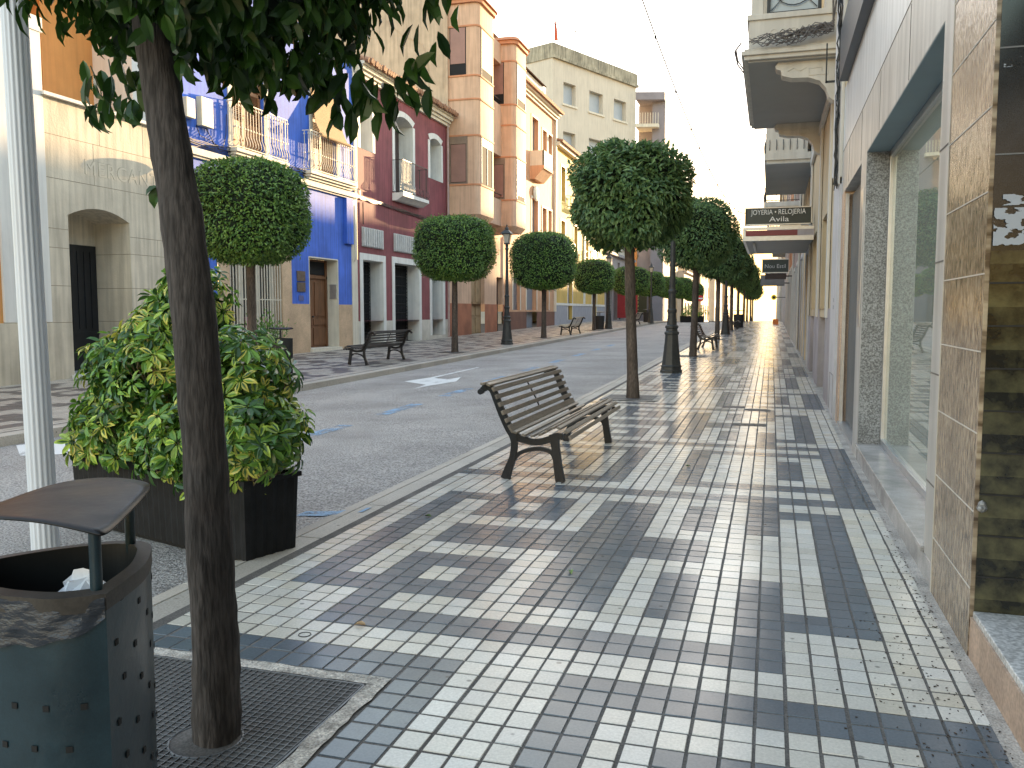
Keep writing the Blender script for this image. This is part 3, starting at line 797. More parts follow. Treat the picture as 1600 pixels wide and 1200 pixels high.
# profile: x forward from the rear foot, z up
BACK = bez([(-.235,.800),(-.185,.826),(-.13,.80),(-.085,.70),(-.035,.58),(.02,.47),(.055,.415)])
SEAT = bez([(.055,.415),(.16,.385),(.27,.375),(.37,.40),(.44,.445),(.49,.455),(.55,.425),(.585,.375)])
def bench(name, label, loc, rot, group, slat, length=2.55, detail=True):
    t = thing(name, label, 'bench', loc, group, fixed=False); t.rotation_euler[2] = rot
    for y in ((.10, length-.10) if True else ()):
        mb = MB()
        ribbon(mb, BACK, [.035,.05,.06,.065,.07,.075], y, .045)
        ribbon(mb, bez([(.05,.41),(.15,.365),(.28,.345),(.40,.375),(.46,.405),(.52,.40)]), [.07,.06,.055,.06,.06,.05], y, .045)
        ribbon(mb, bez([(.055,.43),(.075,.33),(.06,.20),(.02,.09),(-.01,.0)]), [.075,.055,.058,.07,.085], y, .05)
        ribbon(mb, bez([(.44,.42),(.455,.30),(.475,.15),(.50,.0)]), [.085,.070,.072,.082], y, .05)
        ribbon(mb, bez([(.055,.17),(.12,.235),(.22,.275),(.33,.285),(.42,.255),(.46,.19)]), [.05,.036,.034,.034,.036,.05], y, .04)
        # scroll ends of the back and seat front
        mb.tube([(-.24,y-.03,.782),(-.24,y+.03,.782)], .026, 12); mb.tube([(-.205,y-.028,.828),(-.205,y+.028,.828)], .020, 12)
        mb.tube([(.555,y-.03,.40),(.555,y+.03,.40)], .024, 10)
        mb.obox((-.215,y,.80),(.03,0,.012),(0,.022,0),(-.006,0,.02))
        if detail:
            for (x, z) in BACK[8:58:7]: mb.lathe([(.006,0),(.004,.004)], (x+.048, y, z+.012), 6)
        mb.build('leg_frame', M_cast, t, bevel=.006)
    def slats(line, ns, lo, hi, out, name):
        mb = MB(); tot = len(line)
        for k in range(ns):
            u = lo + (hi-lo)*k/(ns-1); i = min(tot-2, int(u*(tot-1)))
            a, b = line[max(0,i-1)], line[min(tot-1,i+2)]; d = Vector((b[0]-a[0], b[1]-a[1])).normalized(); nn = Vector((-d[1], d[0]))*out
            if nn[1] < -.2 and name == 'seat': nn = -nn
            c = Vector(line[i]) + nn*.036
            w = .021 if name == 'backrest' else .019
            dx, dz = d*w
            mb.obox((c[0], length/2, c[1]), (dx,0,dz), (0,length/2,0), (nn[0]*.011,0,nn[1]*.011))
        mb.build(name, slat, t, bevel=.005)
    slats(BACK, 9, .16, .95, 1, 'backrest')
    slats(SEAT, 9, .06, .97, 1, 'seat')
    mb = MB()
    mb.obox((-.03,length/2,.58),(.034,0,-.075),(0,.012,0),(.004,0,.002)); mb.obox((-.10,length/2,.715),(.045,0,-.085),(0,.012,0),(.004,0,.002))
    mb.build('stay', M_cast, t)
    return t
G_B = 'slatted benches on cast iron legs'
bench('bench', 'nearest brown slatted bench on black cast iron legs, on the fret patterned tiles', (-2.25,7.20,0), 0, G_B, M_slat)
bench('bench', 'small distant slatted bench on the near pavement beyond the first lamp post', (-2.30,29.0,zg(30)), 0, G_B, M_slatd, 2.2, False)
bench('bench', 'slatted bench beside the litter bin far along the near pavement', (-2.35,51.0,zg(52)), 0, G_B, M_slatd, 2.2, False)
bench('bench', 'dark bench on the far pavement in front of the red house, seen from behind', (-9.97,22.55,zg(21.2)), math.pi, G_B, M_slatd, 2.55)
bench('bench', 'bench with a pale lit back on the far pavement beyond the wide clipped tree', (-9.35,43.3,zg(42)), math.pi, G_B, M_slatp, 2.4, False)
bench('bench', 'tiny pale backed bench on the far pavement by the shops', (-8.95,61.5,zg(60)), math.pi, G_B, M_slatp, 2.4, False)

# ------------------------------------------------------------------ lamp posts
M_lamp = mat('lamp_post_paint', (0.040,0.042,0.038), 0.5, 0.3, 8, bump=0.1)
M_lglass = mat('lantern_glass', (0.45,0.42,0.34), 0.25, 0.2, 5)
def lamp(label, loc, rot, group='fluted lamp posts'):
    t = thing('street_lamp', label, 'street lamp', loc, group, fixed=False); t.rotation_euler[2] = rot
    mb = MB()
    mb.lathe([(.235,-.05),(.235,.05),(.215,.07),(.21,.13),(.225,.15),(.20,.18),(.185,.30),(.165,.50),(.145,.72),(.135,.86),(.155,.88),(.155,.92),(.125,.95),(.12,1.0),(.14,1.02),(.14,1.06),(.105,1.09),(.10,1.22)], n=32, flute=.035, fn=8)
    mb.build('base', M_lamp, t, smooth=30)
    mb = MB(); mb.lathe([(.092,1.2),(.088,1.35),(.105,1.38),(.105,1.43),(.082,1.46),(.074,1.8),(.090,1.82),(.090,1.86),(.066,1.9),(.055,2.8),(.048,3.6),(.07,3.62),(.07,3.66),(.045,3.7),(.06,3.78),(.03,3.82)], n=24)
    mb.build('post', M_lamp, t, smooth=30)
    mb = MB()
    for a in (0, 1.5708, 3.1416, 4.7124):          # lantern cage, wider at the top
        c, s = math.cos(a+.785), math.sin(a+.785)
        mb.tube([(c*.12,s*.12,3.84),(c*.20,s*.20,4.20)], .010, 5)
    mb.box(-.09,.09,-.09,.09,3.81,3.845)
    for z, q in ((4.20,.145),(3.85,.09)):
        mb.box(-q,q,-q-.008,-q+.008,z-.012,z+.012); mb.box(-q,q,q-.008,q+.008,z-.012,z+.012); mb.box(-q-.008,-q+.008,-q,q,z-.012,z+.012); mb.box(q-.008,q+.008,-q,q,z-.012,z+.012)
    vs = [(-.20,-.20,4.21),(.20,-.20,4.21),(.20,.20,4.21),(-.20,.20,4.21),(-.07,-.07,4.36),(.07,-.07,4.36),(.07,.07,4.36),(-.07,.07,4.36)]
    mb.add(vs, [(3,2,1,0),(4,5,6,7),(0,1,5,4),(1,2,6,5),(2,3,7,6),(3,0,4,7)])
    mb.lathe([(.06,4.36),(.075,4.40),(.05,4.45),(.02,4.48),(.028,4.52),(.008,4.58)], n=12)
    mb.build('lantern', M_lamp, t)
    mb = MB(); vs = []
    for z, q in ((3.86,.075),(4.19,.125)): vs += [(-q,-q,z),(q,-q,z),(q,q,z),(-q,q,z)]
    mb.add(vs, [(0,1,5,4),(1,2,6,5),(2,3,7,6),(3,0,4,7)]); mb.build('lantern_pane', M_lglass, t)
    return t
l0 = lamp('dark fluted street lamp post on the near pavement, its top lost in the tree crown', (-2.16,19.8,zg(19.8)), .2)
dup(l0, (-2.13,43.4,zg(43.4)), .5, 'distant lamp post beyond the second bench on the near pavement')
dup(l0, (-9.72,31.6,zg(31.6)), 0, 'street lamp with dark lantern on the far pavement beside the orange house')
dup(l0, (-9.32,51.0,zg(51)), 0, 'far street lamp rising behind a litter bin between two clipped trees')
dup(l0, (-8.8,66.0,zg(66)), 0, 'most distant street lamp on the far pavement in front of the shops')
for o in [o for o in COL.objects if o.name.startswith('street_lamp')]: o.scale = (1.03,1.03,1.0)

# ------------------------------------------------------------------ near litter bin
M_bin = mat('bin_steel', (0.010,0.030,0.042), 0.34, 0.35, 5, bump=0.05, fine=0.12, fscale=200, rvar=.08)
M_binrim = mat('bin_rim', (0.042,0.036,0.031), 0.55, 0.35, 12, fine=.2)
M_binlid = mat('bin_lid', (0.008,0.008,0.009), 0.42, 0.45, 6, spec=.25, fine=.25, fscale=150, rvar=.08, bump=.04)
B = thing('litter_bin', 'dark steel litter bin with curved lid on posts, in the bottom left corner', 'litter bin', (-1.72,1.80,0), 'litter bins')
rim = [(-1.483,1.609),(-1.541,1.560),(-1.601,1.536),(-1.729,1.530),(-1.86,1.555),(-1.96,1.605),(-2.01,1.665),(-2.005,1.735),(-1.975,1.800),(-1.925,1.875),(-1.861,1.945),(-1.80,1.995),(-1.743,2.015),(-1.680,1.995),(-1.620,1.925),(-1.555,1.82),(-1.51,1.70)]
def smoothloop(p, n=4, sharp=(0,)):
    out = []; m = len(p)
    for i in range(m):
        a, b, c, d = [Vector(p[(i+k) % m]) for k in (-1, 0, 1, 2)]
        if i in sharp: a = b - (c-b)
        if (i+1) % m in sharp: d = c + (c-b)
        for k in range(n):
            t = k/n; out.append(tuple(.5*((2*b)+(c-a)*t+(2*a-5*b+4*c-d)*t*t+(3*b-a-3*c+d)*t**3)))
    return out
rl = smoothloop(rim); cx = sum(p[0] for p in rl)/len(rl); cy = sum(p[1] for p in rl)/len(rl)
def inset(p, k): return [(cx+(x-cx)*k, cy+(y-cy)*k) for x, y in p]
def loop_shell(mb, loops):
    n = len(loops[0][0]); vs = []
    for l, z in loops: vs += [(x, y, z) for x, y in l]
    fs = []
    for r_ in range(len(loops)-1):
        for k in range(n): fs.append((r_*n+k, r_*n+(k+1)%n, (r_+1)*n+(k+1)%n, (r_+1)*n+k))
    mb.add(vs, fs)
mb0 = MB(); loop_shell(mb0, [(inset(rl,.93),.03),(inset(rl,.985),.05),(inset(rl,.985),.10),(inset(rl,1.0),.835)])
mb = MB(); loop_shell(mb, [(inset(rl,1.012),.80),(inset(rl,1.012),.84),(inset(rl,.84),.842),(inset(rl,.84),.80)]); mb.build('rim', M_binrim, B, smooth=35)
mb = MB(); il = inset(rl,.835); loop_shell(mb, [(il,.84),(inset(rl,.80),.35)]); mb.add([(x,y,.36) for x, y in inset(rl,.80)], [tuple(range(len(il)))]); mb.build('liner', M_black, B)
# square perforations
mb = MB(); n = len(rl); per = 0; acc = []
for k in range(n):
    a, b = Vector(rl[k]), Vector(rl[(k+1) % n]); acc.append((per, a, b)); per += (b-a).length
def at_len(s):
    s %= per
    for (q, a, b) in reversed(acc):
        if s >= q: return a.lerp(b, min(1, (s-q)/max(1e-6,(b-a).length))), (b-a).normalized()
nbody = len(mb0.f)
for r_, z in enumerate((.775,.675,.575,.475,.375,.275,.175)):
    k = 0; s2_ = .055 + (.035 if r_ % 2 else 0)
    while s2_ < per-.02:
        p, d = at_len(s2_); nn = Vector((-d[1], d[0])); front = s2_ < .62
        zz = z + (0 if front else (.03 if k % 2 else -.015)); s2_ += .085 if front else .105; k += 1
        if front and z > .60: continue
        c = Vector((p[0], p[1], zz)) + Vector((nn[0], nn[1], 0))*.0005
        mb0.obox(c, (d[0]*.0075,d[1]*.0075,0), (0,0,.0075), (nn[0]*.0009,nn[1]*.0009,0))
body = mb0.build('body', M_bin, B, smooth=35); body.data.materials.append(M_dark)
for i, pl in enumerate(body.data.polygons): pl.material_index = 0 if i < nbody else 1
lid = [(-1.969,1.659),(-1.98,1.77),(-2.025,1.95),(-2.015,2.055),(-1.918,2.108),(-1.792,2.101),(-1.72,2.056),(-1.651,1.946),(-1.546,1.751),(-1.483,1.617),(-1.515,1.601),(-1.658,1.611),(-1.797,1.615),(-1.90,1.625)]
ll = smoothloop(lid, 4, sharp=()); lx = sum(p[0] for p in ll)/len(ll); ly = sum(p[1] for p in ll)/len(ll)
mb = MB(); n = len(ll); vs = []; rings = 7
def lz(x, y): 
    d = Vector((x-lx, y-ly)); s = d[0]*.957+d[1]*.288
    return .972 + .022*(1-(s/.27)**2)
for r_ in range(rings, 0, -1):
    for (x, y) in ll:
        k = r_/rings; X, Y = lx+(x-lx)*k, ly+(y-ly)*k; vs.append((X, Y, lz(X, Y)))
vs.append((lx, ly, lz(lx, ly))); fs = []
for r_ in range(rings-1):
    for k in range(n): fs.append((r_*n+k, r_*n+(k+1)%n, (r_+1)*n+(k+1)%n, (r_+1)*n+k))
for k in range(n): fs.append(((rings-1)*n+k, (rings-1)*n+(k+1)%n, rings*n))
mb.add(vs, fs); lo = mb.build('lid', M_binlid, B, smooth=60)
md = lo.modifiers.new('thick', 'SOLIDIFY'); md.thickness = .005; md.offset = -1
for (x, y) in ((-1.523,1.625),(-1.735,1.985),(-1.965,1.70)):
    mb = MB(); mb.tube([(x,y,.80),(x,y,lz(x,y)-.002)], .014, 14); mb.build('post', M_bin, B, smooth=40)
# bag folded over the front rim
M_bag = mat('black_plastic_bag', (0.030,0.036,0.048), 0.30, 0.3, 8, spec=.4, bump=.7, bscale=16, stretch=(1,1,2.6))
mb = MB(); rr = random.Random(6); nn_ = 90; rows = 12; vs = []
for r_ in range(rows+1):
    for k in range(nn_+1):
        s_ = -0.03 + (.60)*k/nn_; s_ = max(0.002, s_); p, d = at_len(s_); q = Vector((-d[1], d[0])); v = r_/rows
        hang = (.10*math.sin(math.pi*min(1, max(0, k/nn_)))**.5+.012)
        w = .007 + .0035*math.sin(k*.21+r_*.35) + .002*math.sin(k*.47-r_*.5)
        vs.append((p[0]+q[0]*w*(.3+v), p[1]+q[1]*w*(.3+v), .832-hang*v+.004*math.sin(k*.4)*v))
fs = [(r_*(nn_+1)+k, r_*(nn_+1)+k+1, (r_+1)*(nn_+1)+k+1, (r_+1)*(nn_+1)+k) for r_ in range(rows) for k in range(nn_)]
mb.add(vs, fs); tag(mb.build('bin_bag', M_bag, None, smooth=180), 'shiny black plastic bag folded over the front rim of the near litter bin', 'bag')
# crumpled white paper inside
mb = MB(); vs = []; rr = random.Random(12)
for j in range(7):
    for i in range(7): vs.append((-1.715+i*.020+rr.uniform(-.006,.006), 1.655+rr.uniform(-.018,.018)+j*.014, .775+j*.011+rr.uniform(-.012,.012)-.006*abs(i-3)))
mb.add(vs, [(j*7+i, j*7+i+1, (j+1)*7+i+1, (j+1)*7+i) for j in range(6) for i in range(6)])
tag(mb.build('crumpled_paper', mat('white_paper',(.75,.75,.78),.7,.1,20), None), 'crumpled white paper bag lying inside the near litter bin', 'paper')

# smaller bins of the same kind
def bin_small(label, loc, rot, group='litter bins'):
    t = thing('litter_bin', label, 'litter bin', loc, group, fixed=False); t.rotation_euler[2] = rot
    base = inset(rl, 1.0); base = [((x-cx)*.95, (y-cy)*.95) for x, y in base]
    mb = MB(); loop_shell(mb, [([(x*.95,y*.95) for x, y in base],.0),(base,.78),([(x*.85,y*.85) for x, y in base],.78),([(x*.8,y*.8) for x, y in base],.5)]); mb.build('body', M_black, t)
    mb = MB(); lid_ = [(x*1.05, y*1.05) for x, y in base]; vs = [(x, y, .95+.05*(1-(y/.3)**2)) for x, y in lid_]; mb.add(vs, [tuple(range(len(vs)))])
    o = mb.build('lid', M_binlid, t); md = o.modifiers.new('t','SOLIDIFY'); md.thickness = .02
    for q in (-.2, .2):
        mb = MB(); mb.tube([(0,q,.75),(0,q,.96)], .016, 8); mb.build('post', M_black, t)
    return t
b1 = bin_small('litter bin with curved lid showing above the shrub in front of the blue house', (-10.5,16.9,zg(16.9)+.05), .6)
dup(b1, (-9.75,50.2,zg(50.2)), 0, 'dark litter bin on the far pavement at the foot of the lamp post', scale=(1.4,1.4,1.02))
dup(b1, (-1.95,55.5,zg(55.5)), 0, 'distant litter bin standing behind the farthest bench on the near pavement', scale=(1.2,1.2,1.05))
dup(b1, (-9.5,69.0,zg(69)), 0, 'tiny litter bin on the far pavement near the crest', scale=(1.2,1.2,1.0))

# ------------------------------------------------------------------ tree grates
M_grate = mat('galvanised_grate', (0.16,0.165,0.17), 0.5, 0.3, 20, metal=.3)
M_gframe = mat('pale_mortar', (0.52,0.48,0.42), .85, .45, 14, bump=1.0, bscale=45, fine=.35)
M_pit = mat('tree_pit_soil', (0.012,0.010,0.009), 1.0, .5, 15, bump=.8)
def grate(label, x0, x1, y0, y1, cx_, cy_, r, pitch, thin, z, mesh_kind):
    t = thing('tree_grate', label, 'tree grate', (x0, y0, z), 'grates round the trees')
    mb = MB(); f = .075
    rr = random.Random(3)
    for (a, b, c, d) in ((x0,x1,y1-f,y1),(x0,x1,y0,y0+f),(x1-f,x1,y0+f,y1-f),(x0,x0+f*.6,y0+f,y1-f)):
        # mortar band, uneven edge
        k = 16; vs = []
        lx_, ly_ = b-a, d-c
        for i in range(k+1):
            u = i/k
            if lx_ > ly_:
                vs += [(a+lx_*u, c+rr.uniform(-.006,.006), z+.004), (a+lx_*u, d+rr.uniform(-.008,.006), z+.003)]
            else:
                vs += [(b+rr.uniform(-.008,.008), c+ly_*u, z+.004), (a+rr.uniform(-.006,.006), c+ly_*u, z+.003)]
        mb.add(vs, [(2*i, 2*i+2, 2*i+3, 2*i+1) for i in range(k)])
    mb.build('mortar_frame', M_gframe, t)
    mb = MB(); mb.quad((x0,y0,z-.06),(x1,y0,z-.06),(x1,y1,z-.06),(x0,y1,z-.06)); mb.build('pit', M_pit, t)
    ax, bx, ay, by = x0+f*.6+.01, x1-f-.01, y0+f+.01, y1-f-.01
    mb = MB()
    def seg(horizontal, v):
        lo, hi = (ax, bx) if horizontal else (ay, by)
        q = v-(cy_ if horizontal else cx_); cc = cx_ if horizontal else cy_
        parts = [(lo, hi)]
        if abs(q) < r:
            h = math.sqrt(r*r-q*q); parts = [(lo, cc-h), (cc+h, hi)]
        for (s, e) in parts:
            if horizontal: mb.box(s, e, v-thin/2, v+thin/2, z-.028, z+.001)
            else: mb.box(v-thin/2, v+thin/2, s, e, z-.028, z+.002)
    v = ay
    while v <= by+.001: (seg(True, v) if mesh_kind != 'slats' else None); v += pitch
    v = ax
    while v <= bx+.001: seg(False, v); v += (pitch if mesh_kind != 'slats' else pitch)
    if mesh_kind == 'slats':
        for v in (ay, (ay+by)/2, by): seg(True, v)
    mb.tube([(cx_+r*math.cos(a*math.pi/16), cy_+r*math.sin(a*math.pi/16), z-.005) for a in range(33)], .006, 6, False)
    mb.box(ax-.008,ax,ay,by,z-.03,z+.003); mb.box(bx,bx+.008,ay,by,z-.03,z+.003); mb.box(ax,bx,ay-.008,ay,z-.03,z+.003); mb.box(ax,bx,by,by+.008,z-.03,z+.003)
    mb.build('grid', M_grate, t)
    return t
grate('square mesh grate in a pale mortar frame around the near tree trunk', -2.62,-1.452,1.98,3.11, -1.87,2.47,.125, .030, .0032, .0, 'mesh')
grate('dark slatted grate at the foot of the second tree, behind the nearest bench', -2.70,-1.74,13.93,14.93, -2.18,14.40,.15, .045, .016, zg(14.4), 'slats')
labs = ['grate at the foot of the tree beyond the first lamp post','grate at the foot of the tree behind the second bench','grate at the foot of the tree beyond the second lamp post','grate at the foot of the fifth tree beyond the nearest bench']
for (y, lb) in zip((25.9,37.6,49.5,61.0), labs): grate(lb, -2.70,-1.74,y-.42,y+.58, -2.18,y,.15, .09, .03, zg(y)+.002, 'slats')
for (y, x, lb) in ((14.75,-9.8,'brown grate around the nearest tree on the far pavement'),(26.2,-9.83,'brown grate around the tree in front of the red house'),(37.6,-9.82,'brown grate around the wide clipped tree'),(48.5,-9.7,'brown grate around the small clipped tree')):
    grate(lb, x-.5,x+.5,y-.5,y+.5, x,y,.15, .08, .03, zg(y)+.006, 'slats')
# drain covers in the pavement
for k, ((a, b, c, d), lb) in enumerate(zip(DRAINS, ('small worn inspection cover left of the lit strip, farther one','small worn inspection cover in the lit strip of paving','small speckled inspection cover nearest the viewer in the lit strip'))):
    y = (c+d)/2; mb = MB(); mb.box(a+.004,b-.004,c+.004,d-.004,zg(y)-.01,zg(y)+.001)
    tag(mb.build('drain_cover', mat('cover_metal',(.13,.115,.10),.6,.7,45,bump=.9,bscale=90,fine=.5,fscale=60), None, bevel=.003), lb, 'drain cover', 'small covers set in the pavement')
mb = MB(); mb.tube([(-2.045+.028*math.cos(a*math.pi/12), 3.44+.028*math.sin(a*math.pi/12), .0015) for a in range(25)], .0022, 5, False)
tag(mb.build('rubber_ring', M_black), 'thin black ring lying on the cream tiles near the grate', 'ring')
# fallen leaves and litter
rr = random.Random(17)
for (x, y, c, nm, lb) in [(-1.82,3.62,(.45,.30,.16),'fallen_leaf','tiny dry brown leaf on the dark tiles near the grate'),(-1.08,4.75,(.20,.30,.08),'fallen_leaf','small pale green leaf on the tiles right of the fret'),
        (-2.40,5.75,(.08,.14,.03),'fallen_leaf','green leaf on the tiles near the kerb'),(-.13,11.1,(.06,.04,.03),'fallen_leaf','dark dry leaf before the inspection cover'),(-.9,12.3,(.05,.04,.03),'fallen_leaf','dark curled leaf left of the inspection covers'),(-1.70,7.25,(.10,.07,.05),'fallen_leaf','dry leaf by the front foot of the nearest bench'),(-.72,8.4,(.08,.05,.03),'fallen_leaf','dry leaf in front of the nearest bench')]:
    mb = MB(); a = rr.uniform(0,6.28); leaf(mb, Vector((x,y,zg(y)+.006)), Vector((math.cos(a),math.sin(a),.1)), Vector((0,0,1)), .06, .03, None, .5, 3)
    tag(mb.build(nm, mat('fallen_%0.2f'%c[0], c, .7, .3, 30)), lb, 'leaf', 'fallen leaves')
# grit and dead petals gathered by the wall, uncountable
mb = MB(); rr = random.Random(23)
for i in range(700):
    y = 1.6+abs(rr.gauss(0,2.6)); x = .82-abs(rr.gauss(0,.22))*(1 if y < 4.5 else .35); s_ = rr.uniform(.0012,.0055)
    if x < -.3: continue
    a = rr.uniform(0,3.14); mb.obox((x,y,zg(y)+.0025),(math.cos(a)*s_,math.sin(a)*s_,0),(-math.sin(a)*s_*.45,math.cos(a)*s_*.45,0),(0,0,.0012))
tag(mb.build('grit', mat('grit_brown',(.05,.035,.025),.9,.5,60)), 'brown grit and dead petals scattered along the shop wall', 'grit', kind='stuff')
# ------------------------------------------------------------------ white fluted pole
t = thing('white_pole', 'white fluted metal pole at the left edge in front of the cream building', 'pole', (-2.90,2.83,0))
px_, py_ = -2.90, 2.83
mb = MB(); n = 40; rows = []
for (z, r_) in ((0,.053),(3.6,.046)):
    rows += [(px_-.055*(z/3.6)+ (r_*(1+.045*math.cos(16*2*math.pi*k/ (n*2))))*math.cos(2*math.pi*k/(n*2)), py_+(r_*(1+.045*math.cos(16*2*math.pi*k/(n*2))))*math.sin(2*math.pi*k/(n*2)), z) for k in range(n*2)]
m2_ = n*2; mb.add(rows, [(k,(k+1)%m2_,m2_+(k+1)%m2_,m2_+k) for k in range(m2_)])
mb.build('shaft', mat('white_enamel',(.62,.66,.72),.35,.06,2,rvar=.05), t, smooth=60)
mb = MB(); mb.lathe([(.13,-.1),(.13,-.02),(.11,.02),(.075,.06),(.07,.12)], (px_,py_,0), 24); mb.build('foot', MATS['white_enamel'], t, smooth=40)
# ------------------------------------------------------------------ far signs
M_redp = mat('sign_red', (.55,.02,.02), .4, .05, 1); M_whs = mat('sign_white', (.85,.85,.85), .4, .03, 1)
t = thing('no_entry_sign', 'round red no entry sign with white bar beyond the crest of the road', 'road sign', (-6.95,90,zg(90)))
z = 2.85
mb = MB(); mb.tube([(-6.95,90.05,zg(90)-.1),(-6.95,90.05,z+.3)], .03, 8); mb.build('pole', M_alu, t)
mb = MB(); mb.tube([(-6.95,90,z),(-6.95,89.97,z)], .32, 32); mb.build('disc', M_redp, t)
mb = MB(); mb.box(-7.18,-6.72,89.955,89.968,z-.065,z+.065); mb.build('bar', M_whs, t)
# wire strung over the street with small lights
def cable(name, label, pts, r=.01, lights=0, cat='cable', group=None, sag=0.5, m=None):
    mb = MB(); a, b = Vector(pts[0]), Vector(pts[1]); P = []
    for i in range(41):
        t = i/40; p = a.lerp(b, t); p[2] -= sag*4*t*(1-t); P.append(p)
    mb.tube(P, r, 5, False)
    for i in range(lights):
        p = P[int((i+.5)*40/lights)]; mb.lathe([(.004,-.05),(.02,-.03),(.02,0),(.006,.01)], p, 6)
    return tag(mb.build(name, m or MATS['black_paint']), label, cat, group)
# ================================================================== far side of the street (facades on x = -14.5, facing +x)
XF = -14.5
def P(c, **k): return dict(y=(c[0], c[1]), z=(c[2], c[3]), **k)
def pane(root, xi, ya, yb, za, zb, m, name='pane'):
    mb = MB(); mb.quad((xi,ya,za),(xi,yb,za),(xi,yb,zb),(xi,ya,zb)); return mb.build(name, m, root)
# ---- cream building with arched door
M_c1 = mat('cream_stone', (0.62,0.545,0.42), 0.88, 0.14, 0.9, bump=0.25, bscale=25, streak=0.20, grime=0.18, fine=.06)
M_c2 = mat('pale_pilaster', (0.68,0.66,0.61), 0.8, 0.06, 1, streak=.08)
M_or = mat('orange_render', (0.62,0.29,0.09), 0.85, 0.10, 1.2, bump=.15, streak=.08)
t = thing('cream_building', 'cream stone building with faint carved lettering and a deep arched doorway, far left', 'building', (XF,16.5,0))
mb = MB(); door = P((15.1,16.95,.10,3.79), arch=.22, d=1.05)
wall(mb, XF, 1, 14.55, 18.72, -.3, 5.98, [door])
mb.quad((XF,14.55,5.98),(XF,18.72,5.98),(XF-1.6,18.72,5.98),(XF-1.6,14.55,5.98))
mb.quad((XF,18.72,-.3),(XF-7,18.72,-.3),(XF-7,18.72,5.98),(XF,18.72,5.98))
mb.build('wall', M_c1, t)
mb = MB()                                                # joints between the big slabs
for z in (1.27,2.05,2.85,3.25,4.30,5.20):
    for (a, b) in ([(14.55,15.1),(16.95,18.72)] if z < 3.7 else [(14.55,18.72)]): mb.box(XF-.01,XF+.002,a,b,z-.006,z+.006)
for z in (2.05,2.85,1.27): mb.box(XF-1.05,XF-.0,16.948,16.956,z-.006,z+.006)
for (y, a, b) in ((16.1,5.2,5.98),(17.5,5.2,5.98),(15.9,4.3,5.2) ,(17.9,2.85,3.25)): mb.box(XF-.01,XF+.002,y-.004,y+.004,a,b)
mb.build('joint', mat('joint_line',(.26,.22,.16),.9,.2,5), t)
mb = MB(); mb.box(XF-.02,XF+.10,14.5,18.75,5.96,6.03); mb.build('coping', M_c2, t)
mb = MB(); mb.box(XF-1.05,XF-1.0,15.1,16.95,.12,3.05); 
for i in range(9): mb.box(XF-1.0,XF-.985,15.15+i*.2,15.24+i*.2,1.1,2.9)
mb.box(XF-1.0,XF-.975,15.1,16.95,.12,.62); mb.box(XF-1.0,XF-.98,15.1,16.95,.95,1.03)
mb.build('door', mat('black_door',(.010,.013,.018),.35,.3,3), t)
mb = MB(); mb.box(XF-1.06,XF-1.02,15.1,16.95,3.05,3.8); mb.build('lintel_panel', M_c1, t)
mb = MB(); mb.box(XF-1.05,XF+.12,15.02,17.0,-.02,.13); mb.build('step', mat('pale_marble',(.62,.62,.60),.4,.1,3), t)
mb = MB(); mb.lathe([(.0,0),(.13,.0),(.13,.02),(0,.02)], (0,0,0), 16); 
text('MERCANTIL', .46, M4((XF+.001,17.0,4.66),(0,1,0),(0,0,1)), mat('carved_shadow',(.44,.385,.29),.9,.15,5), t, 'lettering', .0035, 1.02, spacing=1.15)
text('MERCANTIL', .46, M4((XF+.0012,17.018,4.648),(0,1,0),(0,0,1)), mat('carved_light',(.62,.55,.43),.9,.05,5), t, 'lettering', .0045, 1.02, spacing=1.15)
# pilaster and set back upper storey
t = thing('orange_building', 'orange rendered building with white corner pilaster at the left edge', 'building', (XF,13,0))
mb = MB(); wall(mb, XF-.03, 1, 4, 13.4, 1.25, 9.5, [P((5.5,7,3,6),d=.3),P((9.5,11,3,6),d=.3)]); mb.quad((XF-.03,13.4,1.25),(XF-6,13.4,1.25),(XF-6,13.4,9.5),(XF-.03,13.4,9.5)); mb.build('wall', M_or, t)
mb = MB(); mb.box(XF-.4,XF+.02,13.38,14.55,1.28,7.2); mb.box(XF-.4,XF+.04,13.3,14.6,7.2,7.5); mb.build('pilaster', M_c2, t, bevel=.01)
mb = MB(); mb.box(XF-.4,XF+.04,4,14.545,-.3,1.27); mb.build('plinth', M_c1, t)
pane(t, XF-.3, 5.5,7,3,6, M_glass); pane(t, XF-.3, 9.5,11,3,6, M_glass)
t = thing('upper_storey', 'orange set back upper storey with an off white column above the cream building', 'building', (XF-1.6,16.6,5.9))
mb = MB(); wall(mb, XF-1.6, 1, 14.2, 18.7, 5.9, 11.5, [P((15.0,16.2,6.0,8.6),d=.3)]); mb.build('wall', M_or, t); pane(t, XF-1.9,15.0,16.2,6.0,8.6, M_glass)
mb = MB(); mb.box(XF-1.6,XF-.45,17.75,18.7,5.985,11.5); mb.build('column', M_c2, t)
mb = MB(); mb.box(XF-1.7,XF-.3,14.2,18.7,9.6,9.9); mb.build('slab', M_c2, t)
mb = MB(); mb.box(XF-.45,XF-.15,17.0,17.6,6.0,6.16); tag(mb.build('wall_box', M_white, None, bevel=.01), 'small white box lying on the ledge of the cream building', 'box')
mb = MB(); mb.tube([(XF+.0,18.25,5.0),(XF+.12,18.25,5.0)], .02, 6); mb.tube([(XF+.30,18.22,5.0),(XF+.30,18.30,5.0)], .20, 28)
o = tag(mb.build('round_sign', M_white), 'round white projecting sign on the cream building, half hidden by the near trunk', 'sign')
mb = MB(); mb.lathe([(.05,0),(.06,.03),(.03,.07)], (XF+.02,13.9,.55), 10); tag(mb.build('wall_lamp', M_black), 'small black fitting low on the cream plinth left of the white pole', 'fitting')

